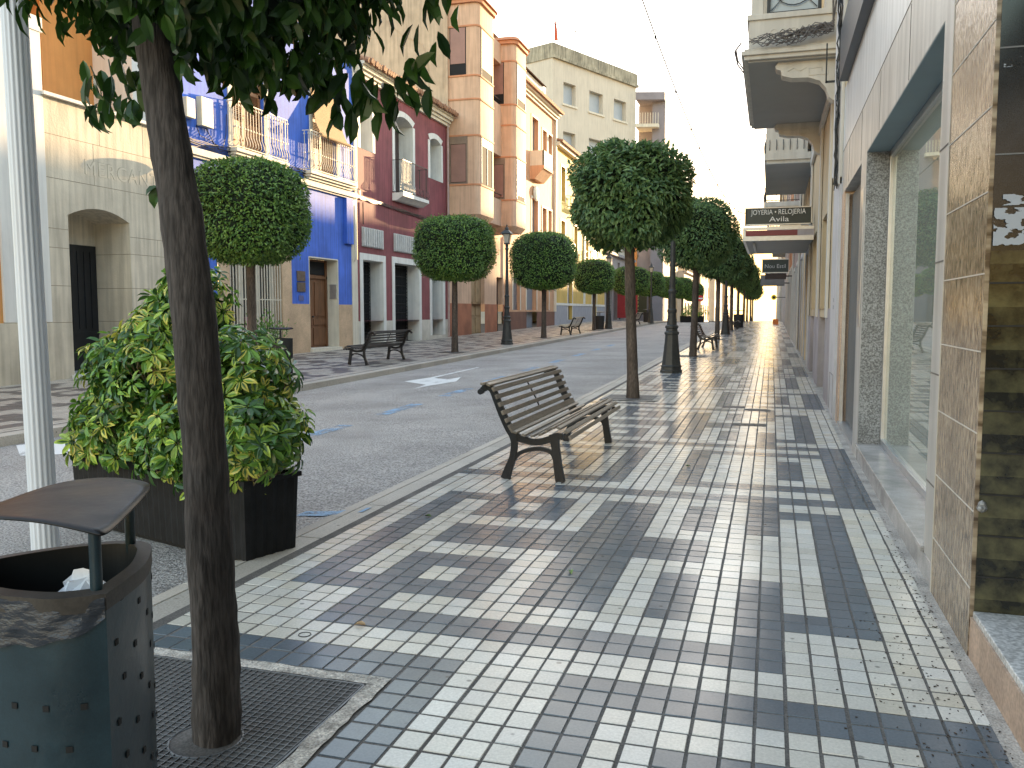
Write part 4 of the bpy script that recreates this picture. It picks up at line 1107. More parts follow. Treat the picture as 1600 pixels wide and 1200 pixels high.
# ---- blue building
M_bl = mat('blue_render', (0.052,0.145,0.60), 0.75, 0.22, 0.9, bump=.15, streak=.22, col2=(.035,.11,.47))
M_cf = mat('cream_frame', (0.68,0.62,0.50), 0.75, 0.08, 2, streak=.08)
M_pl = mat('tan_limestone', (0.58,0.41,0.26), 0.8, 0.20, 1.6, fine=.12, fscale=40, bump=.2, rvar=.1)
t = thing('blue_house', 'bright blue house with two white balconies, tan stone plinth and brown wooden door', 'house', (XF,23.6,0))
mb = MB()
ops = [P((21.1,22.75,5.95,8.9),d=.3), P((25.5,27.1,5.95,8.9),d=.3)]
wall(mb, XF, 1, 18.75, 28.38, 5.75, 10.6, ops)
wall(mb, XF, 1, 18.75, 20.28, 1.9, 5.5); wall(mb, XF, 1, 20.28, 24.05, 3.55, 5.5)
wall(mb, XF, 1, 24.05, 28.12, 1.75, 5.5, [P((25.15,27.1,1.75,3.28),d=.45,noreveal=True)])
mb.quad((XF,18.75,10.6),(XF,28.38,10.6),(XF-8,28.38,10.6),(XF-8,18.75,10.6)); mb.quad((XF,18.75,5.98),(XF-8,18.75,5.98),(XF-8,18.75,10.6),(XF,18.75,10.6))
mb.box(XF,XF+.12,27.6,28.1,3.9,5.5)
mb.build('wall', M_bl, t)
mb = MB(); wall(mb, XF+.012, 1, 18.75, 20.28, -.3, 1.9); wall(mb, XF+.012, 1, 20.28, 24.05, -.3, 3.55, [P((20.8,23.5,.3,3.25),d=.35)]); wall(mb, XF+.012, 1, 24.05, 28.12, -.3, 1.75, [P((25.15,27.1,.28,1.75),d=.01,noreveal=True)])
mb.quad((XF+.012,24.05,1.75),(XF+.012,24.05,3.55),(XF-.01,24.05,3.55),(XF-.01,24.05,1.75))
mb.build('plinth', M_pl, t)
mb = MB(); mb.box(XF-.05,XF+.14,18.75,28.45,5.56,5.74); mb.box(XF-.05,XF+.08,18.75,28.45,5.5,5.56); mb.build('string_course', M_cf, t, bevel=.01)
mb = MB(); mb.box(XF-.3,XF+.03,28.12,28.55,-.3,5.44); mb.box(XF-.3,XF+.05,28.38,28.62,5.74,10.4); mb.build('pilaster', M_cf, t, bevel=.01)
# door in its pale reveal
mb = MB(); xi = XF-.47
mb.box(xi,XF+.004,27.08,27.12,.26,3.30); mb.box(xi,XF+.004,25.12,25.16,.26,3.30); mb.box(xi,XF+.004,25.16,27.08,3.27,3.31); mb.box(xi,XF+.1,25.1,27.15,.1,.28); mb.build('door_reveal', M_cf, t)
mb = MB(); mb.box(xi-.06,xi,25.16,27.08,.28,3.27); 
for (a, b) in ((25.22,26.08),(26.14,27.02)):
    mb.box(xi,xi+.03,a,b,.36,.95); mb.box(xi,xi+.03,a,b,1.05,1.25); mb.box(xi,xi+.025,a+.12,b-.12,1.35,2.5)
mb.box(xi,xi+.06,25.16,27.08,2.62,2.72); mb.box(xi,xi+.06,25.16,25.26,.28,3.27); mb.box(xi,xi+.06,26.98,27.08,.28,3.27)
d_ = mb.build('door', M_wood, t, bevel=.006)
mb = MB(); mb.box(xi,xi+.02,25.3,26.95,2.76,3.2); mb.build('transom_pane', M_dark, d_)
mb = MB(); mb.lathe([(.03,0),(.045,.03),(.03,.06)], (xi+.06,26.05,1.30), 10); mb.build('knocker', M_black, d_)
mb = MB(); mb.box(XF-.30,XF-.06,27.05,27.078,1.95,2.45); mb.build('intercom', M_alu, t)
# barred shop window
mb = MB()
for i in range(19): y = 20.86+i*.142; mb.box(XF-.03,XF-.005,y-.011,y+.011,.35,3.2)
for z in (.45,1.86,3.1): mb.box(XF-.045,XF-.02,20.8,23.5,z-.014,z+.014)
mb.build('window_grille', M_cf, t)
mb = MB()
for y in (20.84,21.6,22.5,23.3): mb.box(XF-.34,XF-.26,y,y+.16,.3,3.25)
mb.box(XF-.34,XF-.26,20.8,23.5,3.1,3.25); w_ = mb.build('window', M_cf, t)
pane(w_, XF-.33, 20.8,23.5,.3,3.25, M_glass)
mb = MB()
for y in (21.05,21.95,22.85): mb.box(XF-.32,XF-.27,y,y+.16,.35,1.35)
mb.build('pink_panel', mat('pink_panel',(.62,.30,.36),.6,.1,3), w_)
for (za, zb) in ((2.30,2.62),(2.66,2.98)):
    pass
mb = MB(); mb.box(XF,XF+.03,24.35,24.85,2.48,2.80); mb.build('plaque', mat('dull_plaque',(.16,.13,.11),.4,.3,20,metal=.5), t)
mb = MB(); mb.box(XF,XF+.03,24.35,24.85,2.14,2.44); mb.build('plaque', MATS['dull_plaque'], t)
mb = MB(); mb.box(XF,XF+.015,24.45,24.75,1.85,2.02); mb.build('number_tile', mat('number_tile',(.10,.12,.30),.4,.3,30), t)
# balconies, parts of the house
M_rail = mat('white_railing', (0.70,0.62,0.48), 0.6, 0.2, 20)
for (ya, yb) in ((20.85,23.55),(24.85,28.0)):
    mb = MB(); xo = XF+.32
    mb.box(XF-.02,xo,ya,yb,5.92,6.02); mb.box(XF-.02,xo-.06,ya+.05,yb-.05,5.84,5.92); mb.box(XF-.02,xo-.13,ya+.1,yb-.1,5.76,5.84)
    bb = mb.build('balcony', M_cf, t, bevel=.008)
    mb = MB(); rails(mb, XF, xo-.03, ya+.03, yb-.03, 6.02, 7.28, .135, .011, .07, 1); mb.build('railing', M_rail, bb)
for ya in (21.1, 25.5): mb = MB(); surround(mb, XF, 1, ya,ya+1.62,5.95,8.9,.18,.035); mb.build('window_surround', M_cf, t)
M_br = mat('brown_shutter', (0.33,0.15,0.055), 0.6, 0.3, 4)
for ya in (21.1, 25.5):
    mb = MB(); xi = XF-.12
    for (a, b) in ((ya,ya+.8),(ya+.82,ya+1.62)):
        mb.box(xi-.05,xi,a,b,5.97,6.9); mb.box(xi-.05,xi,a,a+.10,6.9,8.88); mb.box(xi-.05,xi,b-.10,b,6.9,8.88); mb.box(xi-.05,xi,a,b,8.75,8.88); mb.box(xi-.05,xi,a,b,7.75,7.85)
        for k in range(34): mb.obox((xi-.03,(a+b)/2,6.93+k*.053),(.02,0,.012),(0,(b-a)/2-.1,0),(0,0,.004))
    mb.build('shutter', M_br, t); pane(t, xi-.055, ya,ya+1.65,5.95,8.9, M_dark)
# cables and meter boxes on the blue wall, part of it
mb = MB(); rr = random.Random(3)
for k in range(7):
    y0_ = 18.8; z_ = 5.80+.03*k; pts = []
    for i in range(24): pts.append((XF+.05+.012*k, y0_+i*.42, z_+rr.uniform(-.03,.03)-(.05*math.sin(i*.8))))
    mb.tube(pts, .012, 4, False)
mb.tube([(XF+.03,19.9,6.35),(XF+.06,20.2,6.0),(XF+.05,20.6,5.95),(XF+.05,20.75,6.35),(XF+.05,20.8,6.9)], .012, 4, False)
mb.tube([(XF+.03,19.5,6.35),(XF+.06,19.6,6.1),(XF+.05,20.1,6.05),(XF+.05,20.4,5.9)], .012, 4, False)
mb.build('wall_cables', M_black, t)
G_m = 'meter boxes on the blue wall'
for (a, b, c, d, lb) in ((18.95,19.30,6.45,6.95,'smaller cream meter box on the blue wall, left one'),(19.55,20.05,6.35,7.1,'larger cream meter box on the blue wall, right one')):
    mb = MB(); mb.box(XF+.001,XF+.17,a,b,c,d); tag(mb.build('meter_box', mat('meter_plastic',(.55,.52,.40),.55,.1,6), None, bevel=.015), lb, 'meter box', G_m)
# rolled esparto blind hung out over the second balcony
mb = MB(); M_esp = mat('esparto', (0.42,0.27,0.13), 0.9, 0.35, 30, bump=.5, stretch=(1,1,6))
pr_ = [(XF+.06,8.7),(XF+.12,8.2),(XF+.24,7.6),(XF+.42,7.22)]
for i in range(3):
    (xa, za), (xb, zb) = pr_[i], pr_[i+1]
    mb.quad((xa,25.35,za),(xb,25.35,zb),(xb,27.2,zb),(xa,27.2,za))
mb.tube([(XF+.44,25.3,7.20),(XF+.44,27.3,7.20)], .055, 10)
o = mb.build('roller_blind', M_esp); md = o.modifiers.new('t','SOLIDIFY'); md.thickness = .015
tag(o, 'brown esparto blind hanging out over the second balcony of the blue house', 'blind')
mb = MB(); mb.tube([(XF+.08,28.25,5.3),(XF+.1,28.25,3.4),(XF+.06,28.25,3.3)], .03, 6); mb.build('downpipe', M_cf, t)

# ---- dark red house
M_rd = mat('dark_red_render', (0.25,0.066,0.074), 0.8, 0.24, 1.0, bump=.25, streak=.2)
t = thing('red_house', 'dark red house with arched white window frames, a small balcony and three doors', 'house', (XF,33,0))
up = [P((28.95,29.95,7.45,9.25),arch=.16,d=.65), P((31.95,33.75,6.25,9.35),arch=.22,d=.65), P((35.65,36.95,7.35,9.15),arch=.16,d=.65)]
dn = [P((29.0,30.72,.22,3.42),d=.6), P((31.8,34.3,.22,3.45),d=.6), P((35.75,37.1,.45,3.45),d=.5)]
mb = MB(); wall(mb, XF, 1, 28.62, 37.72, 1.15, 9.95, [dict(o, z=(max(o['z'][0],1.15),o['z'][1])) for o in dn] + up)
mb.build('wall', M_rd, t)
for o, ar in zip(up, (.16,.22,.16)):
    mb = MB()
    surround(mb, XF, 1, o['y'][0], o['y'][1], o['z'][0], o['z'][1], .22, .02, ar)
    ya, yb = o['y']; za, zb = o['z']; x1_, x0_ = XF+.003, XF-.64
    mb.quad((x1_,yb-.003,za),(x0_,yb-.003,za),(x0_,yb-.003,zb-ar+.02),(x1_,yb-.003,zb-ar+.02)); mb.quad((x1_,ya+.003,za),(x1_,ya+.003,zb),(x0_,ya+.003,zb),(x0_,ya+.003,za))
    mb.quad((x1_,ya,za+.003),(x0_,ya,za+.003),(x0_,yb,za+.003),(x1_,yb,za+.003))
    n = 10
    for k in range(n):
        f = lambda q: ((ya+yb)/2+q*(yb-ya)/2, zb-ar+ar*(1-q*q)-.004); p, q = f(-1+2*k/n), f(-1+2*(k+1)/n)
        mb.quad((x1_,)+p,(x1_,)+q,(x0_,)+q,(x0_,)+p)
    mb.build('window_surround', M_white, t)
for o in dn:
    mb = MB()
    surround(mb, XF, 1, o['y'][0], o['y'][1], o['z'][0], o['z'][1], .24, .025, 0, True)
    ya, yb = o['y']; za, zb = o['z']; x1_, x0_ = XF+.003, XF-.6
    mb.quad((x1_,yb-.003,za),(x0_,yb-.003,za),(x0_,yb-.003,zb),(x1_,yb-.003,zb)); mb.quad((x1_,ya,zb-.003),(x1_,yb,zb-.003),(x0_,yb,zb-.003),(x0_,ya,zb-.003)); mb.quad((x1_,ya+.003,za),(x1_,ya+.003,zb),(x0_,ya+.003,zb),(x0_,ya+.003,za))
    mb.build('door_surround', M_white, t)
mb = MB(); wall(mb, XF+.015, 1, 28.62, 37.72, -.3, 1.15, [dict(o, z=(o['z'][0],1.15), noreveal=True) for o in dn])
mb.quad((XF+.015,28.62,1.15),(XF+.015,37.72,1.15),(XF,37.72,1.15),(XF,28.62,1.15)); mb.build('plinth', mat('pale_stone',(.62,.58,.50),.8,.12,2,bump=.2,grime=.25), t)
for o in dn:
    mb = MB(); ya, yb = o['y']; za, zb = o['z']; xi = XF-.58
    mb.quad((xi,ya,za),(xi,yb,za),(xi,yb,zb),(xi,ya,zb)); dd = mb.build('door', M_dark, t)
    mb = MB(); n = int((yb-ya)/.16)
    for k in range(n+1): y = ya+.02+(yb-ya-.04)*k/n; mb.box(xi+.03,xi+.05,y-.008,y+.008,za,zb)
    for k in range(9): z = za+.1+(zb-za-.2)*k/8; mb.box(xi+.03,xi+.05,ya,yb,z-.01,z+.01)
    for k in range(n):
        for q in range(8):
            y = ya+(yb-ya)*(k+.5)/n; z = za+.1+(zb-za-.2)*(q+.5)/8; mb.tube([(xi+.04,y,z-.1),(xi+.04,y+.05,z),(xi+.04,y,z+.1),(xi+.04,y-.05,z),(xi+.04,y,z-.1)], .006, 4, False)
    mb.build('iron_gate', M_iron, dd)
for o in up:
    ya, yb = o['y']; za, zb = o['z']; pane(t, XF-.62, ya,yb,za,zb, mat('dark_shutter',(.07,.045,.04),.6,.2,3), 'shutter')
for (a, b) in ((28.95,30.75),(31.75,34.2)):
    mb = MB(); mb.box(XF,XF+.04,a,b,3.9,4.62)
    n = int((b-a)/.2)
    for k in range(n): y = a+.04+k*(b-a-.08)/n; mb.box(XF+.03,XF+.10,y,y+.11,3.93,4.59)
    mb.build('vent_panel', mat('grey_louvre',(.50,.50,.48),.6,.15,4), t, bevel=.004)
mb = MB(); mb.box(XF-.02,XF+.48,31.68,34.35,6.06,6.20); mb.add([(XF,31.68,5.9),(XF+.2,31.68,5.9),(XF+.2,34.35,5.9),(XF,34.35,5.9),(XF,31.68,6.06),(XF+.44,31.68,6.06),(XF+.44,34.35,6.06),(XF,34.35,6.06)], [(3,2,1,0),(0,1,5,4),(1,2,6,5),(2,3,7,6)])
bb = mb.build('balcony', M_white, t)
mb = MB(); rails(mb, XF, XF+.45, 31.72, 34.3, 6.20, 7.48, .13, .010, .06, 1, False); mb.build('railing', M_iron, bb)
mb = MB()
for (x, za, zb) in ((.12,9.95,10.08),(.20,10.08,10.2),(.30,10.2,10.34),(.38,10.34,10.46)): mb.box(XF-.1,XF+x,28.62,37.78,za,zb)
mb.build('cornice', M_cf, t, bevel=.01)
mb = MB(); rr = random.Random(8); y = 28.6
while y < 37.8:
    k = rr.uniform(-.02,.02); mb.tube([(XF+.56+k,y+.09,10.47+k),(XF-1.2,y+.09,10.98),(XF-3.6,y+.09,11.65)], [.10,.10,.10], 8); y += .205
mb.quad((XF+.5,28.6,10.47),(XF+.5,37.8,10.47),(XF-3.6,37.8,11.6),(XF-3.6,28.6,11.6)); mb.quad((XF-3.6,28.6,11.6),(XF-3.6,37.8,11.6),(XF-8,37.8,10.4),(XF-8,28.6,10.4))
mb.build('roof', M_roof, t)
mb = MB()
for k in range(5):
    pts = [(XF+.04+.01*k, 28.5+i*.46, 5.62+.02*k-.03*i*.3+rr.uniform(-.03,.03)) for i in range(20)]; mb.tube(pts, .012, 4, False)
mb.tube([(XF+.05,28.75,5.6),(XF+.08,28.7,5.9),(XF+.05,28.6,5.95)], .015, 5, False); mb.tube([(XF+.05,29.0,5.5),(XF+.05,29.0,4.7)], .02, 5, False)
mb.build('wall_cables', M_iron, t)
mb = MB(); mb.tube([(XF+.1,37.6,-.1),(XF+.1,37.6,10.2)], .05, 8); mb.build('downpipe', mat('pipe_pinkish',(.42,.30,.27),.6,.2,3), t)

# ---- orange building with projecting bays
M_o1 = mat('peach_render', (0.60,0.39,0.26), 0.82, 0.14, 0.8, bump=.15, streak=.16)
M_o2 = mat('orange_trim', (0.55,0.24,0.12), 0.8, 0.15, 2)
M_tan = mat('tan_party_wall', (0.55,0.42,0.29), 0.9, 0.2, 0.9, bump=.3, streak=.2)
M_sh = mat('mauve_shutter', (0.30,0.165,0.13), 0.6, 0.12, 2)
M_shl = mat('orange_shutter', (0.60,0.35,0.17), 0.55, 0.08, 2)
t = thing('orange_apartment_building', 'peach coloured apartment building with rounded projecting bays and orange shutters beside the red house', 'building', (XF,42,0))
mb = MB(); wall(mb, XF, 1, 37.85, 46.6, 1.9, 6.1, [P((41.0,43.1,1.9,3.6),d=.25), P((45.2,46.3,1.9,3.4),d=.3)]); wall(mb, XF, 1, 37.85, 46.6, 6.1, 15.3)
mb.build('wall', M_o1, t)
mb = MB(); mb.quad((XF,37.85,9.6),(XF-9,37.85,9.6),(XF-9,37.85,16.3),(XF,37.85,16.3)); mb.quad((XF,37.85,16.3),(XF-9,37.85,16.3),(XF-9,46.6,16.3),(XF,46.6,16.3)); mb.build('party_wall', M_tan, t)
mb = MB(); mb.tube([(XF-3,37.82,15),(XF-2.2,37.82,14.3),(XF-1.2,37.82,13.8),(XF-.8,37.82,12.2)],.012,4,False); mb.tube([(XF-2.2,37.82,12.5),(XF-1.2,37.82,13.0),(XF-.6,37.82,12.0)],.012,4,False); mb.tube([(XF+.0,37.80,10.4),(XF+.0,37.80,15.6)],.05,8); mb.build('wall_cables', M_tan, t)
mb = MB(); wall(mb, XF+.02, 1, 37.75, 46.6, -.3, 1.9, [P((41.0,43.1,.3,1.9),noreveal=True), P((45.2,46.3,.3,1.9),noreveal=True)]); mb.build('plinth', mat('terracotta_plinth',(.36,.13,.065),.8,.25,1.2,grime=.3,bump=.2), t)
mb = MB(); mb.box(XF-.25,XF-.2,41.0,43.1,.3,3.6)
for (a,b) in ((41.05,42.0),(42.08,43.05)):
    for (c,d) in ((.4,1.2),(1.3,1.9),(2.0,3.4)): mb.box(XF-.2,XF-.17,a+.08,b-.08,c,d)
mb.build('door', mat('ochre_door',(.30,.20,.10),.7,.25,2), t, bevel=.01)
mb = MB(); mb.box(XF-.32,XF-.28,45.2,46.3,.3,3.4); mb.build('door', mat('dark_wood',(.04,.02,.015),.5,.2,3), t)
def bay(root, y0, y1, ztop, sh_side, sh_front):
    xo = XF+1.5; r = .28
    def outline(e=0.0):
        pts = [(XF, y0-e)]; cxx, cyy = xo-r, y0+r
        for k in range(7): a = -math.pi/2 + k/6*math.pi/2; pts.append((cxx+(r+e)*math.cos(a), cyy+(r+e)*math.sin(a)))
        cyy = y1-r
        for k in range(7): a = k/6*math.pi/2; pts.append((cxx+(r+e)*math.cos(a), cyy+(r+e)*math.sin(a)))
        pts.append((XF, y1+e)); return pts
    def tier(mb, za, zb, e=0.0, e2=None):
        o1, o2 = outline(e), outline(e if e2 is None else e2); n = len(o1)
        vs = [(x,y,za) for x,y in o1]+[(x,y,zb) for x,y in o2]
        mb.add(vs, [(i,i+1,n+i+1,n+i) for i in range(n-1)] + [tuple(range(n-1,-1,-1)), tuple(range(n,2*n))])
    mb = MB(); tier(mb, 6.0, ztop); tier(mb, 5.72, 6.0, -.25, 0); b = mb.build('bay', M_o1, root, smooth=40)
    for z in (7.35, 9.57, 11.2, 12.25, 14.45): mb = MB(); tier(mb, z-.035, z+.035, .035); mb.build('string_course', M_o2, b, smooth=40)
    mb = MB(); tier(mb, ztop, ztop+.18, .12); tier(mb, ztop+.18, ztop+.34, .22, .12); mb.build('coping', M_o2, b, smooth=40)
    # windows on the side and on the front of two storeys
    for (za, zb, box) in ((7.45,9.50,True),(12.3,14.4,False)):
        w = MB(); ya, yb = y0+.35, y1-.4
        w.box(xo-.03,xo+.006,ya-.06,yb+.06,za-.05,zb+.02); ww = w.build('window', M_dark, b)
        w = MB(); w.box(xo,xo+.02,ya,yb,za+(.35 if not box else .2),zb-.02) if (sh_front or not box) else w.box(xo,xo+.02,ya,yb,zb-.35,zb)
        w.build('shutter', M_shl, ww)
        w = MB()
        for q in ((ya, yb-.05) if (sh_front or not box) else (ya, (ya+yb)/2, yb-.05)): w.box(xo+.006,xo+.024,q,q+.05,za,zb)
        w.build('frame', M_iron if (sh_front or not box) else M_white, ww)
        w = MB(); w.box(XF+.1,XF+.90,y0-.006,y0+.03,za-.0,zb); ws = w.build('window', M_dark, b)
        w = MB(); w.box(XF+.14,XF+.86,y0-.018,y0-.004,za+(.5 if not box else .03),zb-(.32 if box else .02)); w.build('shutter', M_sh, ws)
        if box:
            w = MB(); w.box(XF+.05,XF+.95,y0-.03,y0,zb-.3,zb+.04); w.box(XF+.05,XF+.12,y0-.02,y0,za,zb); w.box(XF+.88,XF+.95,y0-.02,y0,za,zb); w.box(XF+.05,XF+.95,y0-.025,y0,za-.07,za); w.build('frame', mat('grey_brown_frame',(.25,.18,.13),.7,.2,3), ws)
    return b
bay(t, 37.9, 40.3, 15.45, True, False)
bay(t, 43.7, 46.0, 15.3, True, True)
# loggias between the bays
mb = MB(); xl = XF+.75
for (za, zb) in ((6.0,7.35),(9.6,12.2),(14.3,15.3)): mb.box(XF,xl,40.3,43.7,za,zb)
mb.build('loggia_parapet', M_o1, t)
mb = MB()
for (za, zb) in ((7.35,9.6),(12.2,14.3)): mb.box(XF+.05,XF+.12,40.4,43.6,za,zb)
lw = mb.build('loggia_opening', M_sh, t)
mb = MB()
for z in (7.6,12.45): mb.box(xl-.02,xl+.02,40.3,43.7,z-.02,z+.02)
mb.build('handrail', M_iron, t)
mb = MB(); mb.tube([(XF+.1,46.7,.2),(XF+.1,46.7,5.7)], .05, 8); mb.build('downpipe', M_white, t)
mb = MB(); mb.box(XF-.5,XF+.0,46.0,46.6,15.3,15.8); mb.box(XF-4,XF-3,44,46,15.3,17.3); mb.lathe([(.5,17.3),(.45,17.6),(.0,17.8)], (XF-3.5,45,0), 12); mb.build('roof_block', M_c2, t)

# ---- pink orange house with tiled eaves and roof balustrade
M_pk = mat('apricot_render', (0.58,0.33,0.19), 0.82, 0.12, 1, bump=.15, streak=.10)
t = thing('apricot_house', 'apricot house with tiled eaves, white framed windows and a roof balustrade, beyond the bays', 'house', (XF,52.5,0))
ops = [P((52.4,53.9,10.6,13.6),d=.25),P((55.0,56.1,11.3,13.3),d=.25),P((56.5,57.5,11.3,13.3),d=.25),P((52.4,53.9,5.6,8.6),d=.25),P((55.0,56.1,6.3,8.3),d=.25),P((56.5,57.5,6.3,8.3),d=.25),
       P((48.3,49.8,1.6,3.7),d=.2),P((51.2,53.6,1.6,3.7),d=.3),P((55.4,56.8,1.6,3.7),d=.2)]
mb = MB(); wall(mb, XF, 1, 46.6, 58.4, 1.5, 14.7, ops); mb.quad((XF,58.4,1.5),(XF-8,58.4,1.5),(XF-8,58.4,14.7),(XF,58.4,14.7)); mb.quad((XF,46.6,14.7),(XF,58.4,14.7),(XF-8,58.4,14.7),(XF-8,46.6,14.7)); mb.build('wall', M_pk, t)
for o in ops: mb = MB(); surround(mb, XF, 1, *o['y'], *o['z'], .13, .03); mb.build('window_surround', M_cf, t)
mb = MB(); mb.box(XF-.05,XF+.14,58.2,58.45,1.5,14.6); mb.build('pilaster', M_cf, t)
for o in ops: pane(t, XF-o['d'], *o['y'], *o['z'], mat('greyish_shutter',(.20,.19,.19),.5,.2,3), 'shutter')
mb = MB(); wall(mb, XF+.02, 1, 46.6, 58.4, -.3, 1.5, [P((51.2,53.6,.4,1.5),noreveal=True)]); mb.build('plinth', mat('brown_plinth',(.17,.075,.05),.8,.2,1.5), t)
mb = MB(); mb.box(XF-.32,XF-.28,51.2,53.6,.3,3.7); mb.build('door', mat('grey_door',(.22,.24,.27),.5,.1,3), t)
mb = MB()
for (x, za, zb) in ((.15,14.5,14.65),(.28,14.65,14.8),(.42,14.8,14.95)): mb.box(XF-.1,XF+x,46.6,58.5,za,zb)
mb.build('cornice', M_cf, t)
mb = MB(); y = 46.7
while y < 58.5: mb.tube([(XF+.62,y,14.98),(XF-1.4,y,15.5)], .10, 7); y += .21
mb.quad((XF+.6,46.6,14.95),(XF+.6,58.5,14.95),(XF-1.4,58.5,15.48),(XF-1.4,46.6,15.48)); mb.build('roof', M_roof, t)
mb = MB(); y = 46.8; mb.box(XF-1.0,XF-.75,46.6,58.4,15.3,15.5); mb.box(XF-1.0,XF-.75,46.6,58.4,16.35,16.5)
while y < 58.4: mb.lathe([(.05,15.5),(.10,15.7),(.05,16.0),(.08,16.35)], (XF-.87,y,0), 8); y += .36
mb.box(XF-1.1,XF-.7,58.0,58.45,15.3,16.8); mb.build('balustrade', M_white, t)
mb = MB(); mb.box(XF-.02,XF+.9,52.0,54.3,10.3,10.5); mb.add([(XF,52.0,9.7),(XF+.3,52.0,9.7),(XF+.3,54.3,9.7),(XF,54.3,9.7),(XF,52.0,10.3),(XF+.85,52.0,10.3),(XF+.85,54.3,10.3),(XF,54.3,10.3)], [(3,2,1,0),(0,1,5,4),(1,2,6,5),(2,3,7,6)])
bb = mb.build('balcony', M_pk, t); mb = MB(); mb.box(XF+.8,XF+.88,52.0,54.3,10.5,11.4); mb.box(XF,XF+.88,52.0,52.08,10.5,11.4); mb.box(XF,XF+.88,54.22,54.3,10.5,11.4); mb.build('parapet', M_cf, bb)
mb = MB(); mb.box(XF-.02,XF+.9,55.0,57.8,5.3,5.5); bb = mb.build('balcony', M_cf, t); mb = MB(); rails(mb, XF, XF+.88, 55.0,57.8,5.5,6.6,.2,.02,0); mb.build('railing', M_cf, bb)
mb = MB(); mb.lathe([(.5,0),(.62,.08),(.5,.16),(.3,.2)], (0,0,0), 14); mb.v = [(XF+p[2], 53.15+p[0], 8.95+p[1]*.8) for p in mb.v]; mb.build('medallion', M_cf, t)
# ---- yellow house with grey plinth
M_yl = mat('yellow_render', (0.62,0.43,0.12), 0.82, 0.12, 1, bump=.1, streak=.1)
t = thing('yellow_house', 'yellow house with grey plinth and tiled eaves in low sun, behind the small clipped tree', 'house', (XF,67,0))
ops = [P((a,a+1.3,b,b+2.4),d=.25) for a in (60.2,64.4,68.6,72.8) for b in (5.6,9.4)] + [P((62.5,64,.9,3.9),d=.3),P((71.5,73.5,.5,3.9),d=.3)]
mb = MB(); wall(mb, XF, 1, 58.4, 77.2, 2.0, 12.9, ops); mb.quad((XF,77.2,0),(XF-6,77.2,0),(XF-6,77.2,12.9),(XF,77.2,12.9)); mb.quad((XF,58.4,12.9),(XF,77.2,12.9),(XF-6,77.2,12.9),(XF-6,58.4,12.9)); mb.build('wall', M_yl, t)
mb = MB(); wall(mb, XF+.02, 1, 58.4, 77.2, -.1, 2.0, [dict(o, z=(o['z'][0],2.0), noreveal=True) for o in ops if o['z'][0] < 2]); mb.build('plinth', mat('grey_plinth',(.33,.34,.38),.8,.1,2), t)
for o in ops: mb = MB(); surround(mb, XF, 1, *o['y'], *o['z'], .14, .03); mb.build('window_surround', M_white, t)
mb = MB(); mb.box(XF,XF+.05,58.4,77.2,1.95,2.12); mb.box(XF,XF+.1,68.0,68.4,2.1,12.9); mb.build('pilaster', M_white, t)
for o in ops: pane(t, XF-.24, *o['y'], *o['z'], MATS['greyish_shutter'], 'shutter')
mb = MB(); mb.box(XF-.1,XF+.35,58.4,77.3,12.9,13.15); y = 58.5
mb.build('cornice', M_cf, t)
mb = MB()
while y < 77.2: mb.tube([(XF+.55,y,13.18),(XF-3.5,y,14.1)], .11, 6); y += .24
mb.quad((XF+.5,58.4,13.15),(XF+.5,77.2,13.15),(XF-3.5,77.2,14.1),(XF-3.5,58.4,14.1)); mb.build('roof', M_roof, t)
for (a, zz) in ((60.0,5.4),(68.3,5.4),(64.2,9.2)):
    mb = MB(); mb.box(XF-.02,XF+.7,a,a+1.8,zz-.15,zz); bb = mb.build('balcony', M_cf, t); mb = MB(); rails(mb, XF, XF+.68, a, a+1.8, zz, zz+1.0, .25, .02, 0); mb.build('railing', M_iron, bb)
# ---- grey shops beyond
M_gr = mat('grey_render', (0.36,0.33,0.32), 0.85, 0.12, 1, streak=.1)
t = thing('grey_building', 'low grey shop building with dark shopfronts beyond the yellow house', 'building', (XF,85,0))
mb = MB(); ops = [P((78,81,.7,3.8),d=.4),P((82,84,.7,3.8),d=.4),P((85,88,.7,3.8),d=.4),P((89.5,92,.7,3.8),d=.4),P((79,80.2,5,6.3),d=.2),P((84,85.2,5,6.3),d=.2),P((89,90.2,5,6.3),d=.2)]
wall(mb, XF, 1, 77.2, 94, -.1, 7.0, ops); mb.quad((XF,77.2,7),(XF,94,7),(XF-8,94,7),(XF-8,77.2,7)); mb.box(XF-.1,XF+.3,77.2,94,6.8,7.05); mb.box(XF-.1,XF+.5,77.2,94,4.1,4.25); mb.build('wall', M_gr, t)
for o in ops: pane(t, XF-.38, *o['y'], *o['z'], M_dark if o['z'][0] < 2 else M_glass)
for (y, za, zb, c, nm, lb) in ((82.6,.9,4.0,(.30,.012,.015),'red_banner','tall dark red banner with faint lettering on the grey shop'),(89.0,1.2,4.2,(.05,.04,.01),'dark_banner','tall dark banner with yellow lettering on the grey shop')):
    r_ = thing(nm, lb, 'banner', (XF+.3,y,za)); mb = MB(); mb.box(XF+.25,XF+2.2,y,y+.08,za,zb); mb.build('board', mat(nm,c,.6,.2,3), r_)
    text('SALE' if 'red' in nm else 'MANGO', .55, M4((XF+1.2,y-.01,(za+zb)/2),(0,0,1),(-1,0,0)), mat(nm+'_ink',(.45,.12,.08) if 'red' in nm else (.5,.42,.12),.6,.1,3), r_, 'lettering', .01)
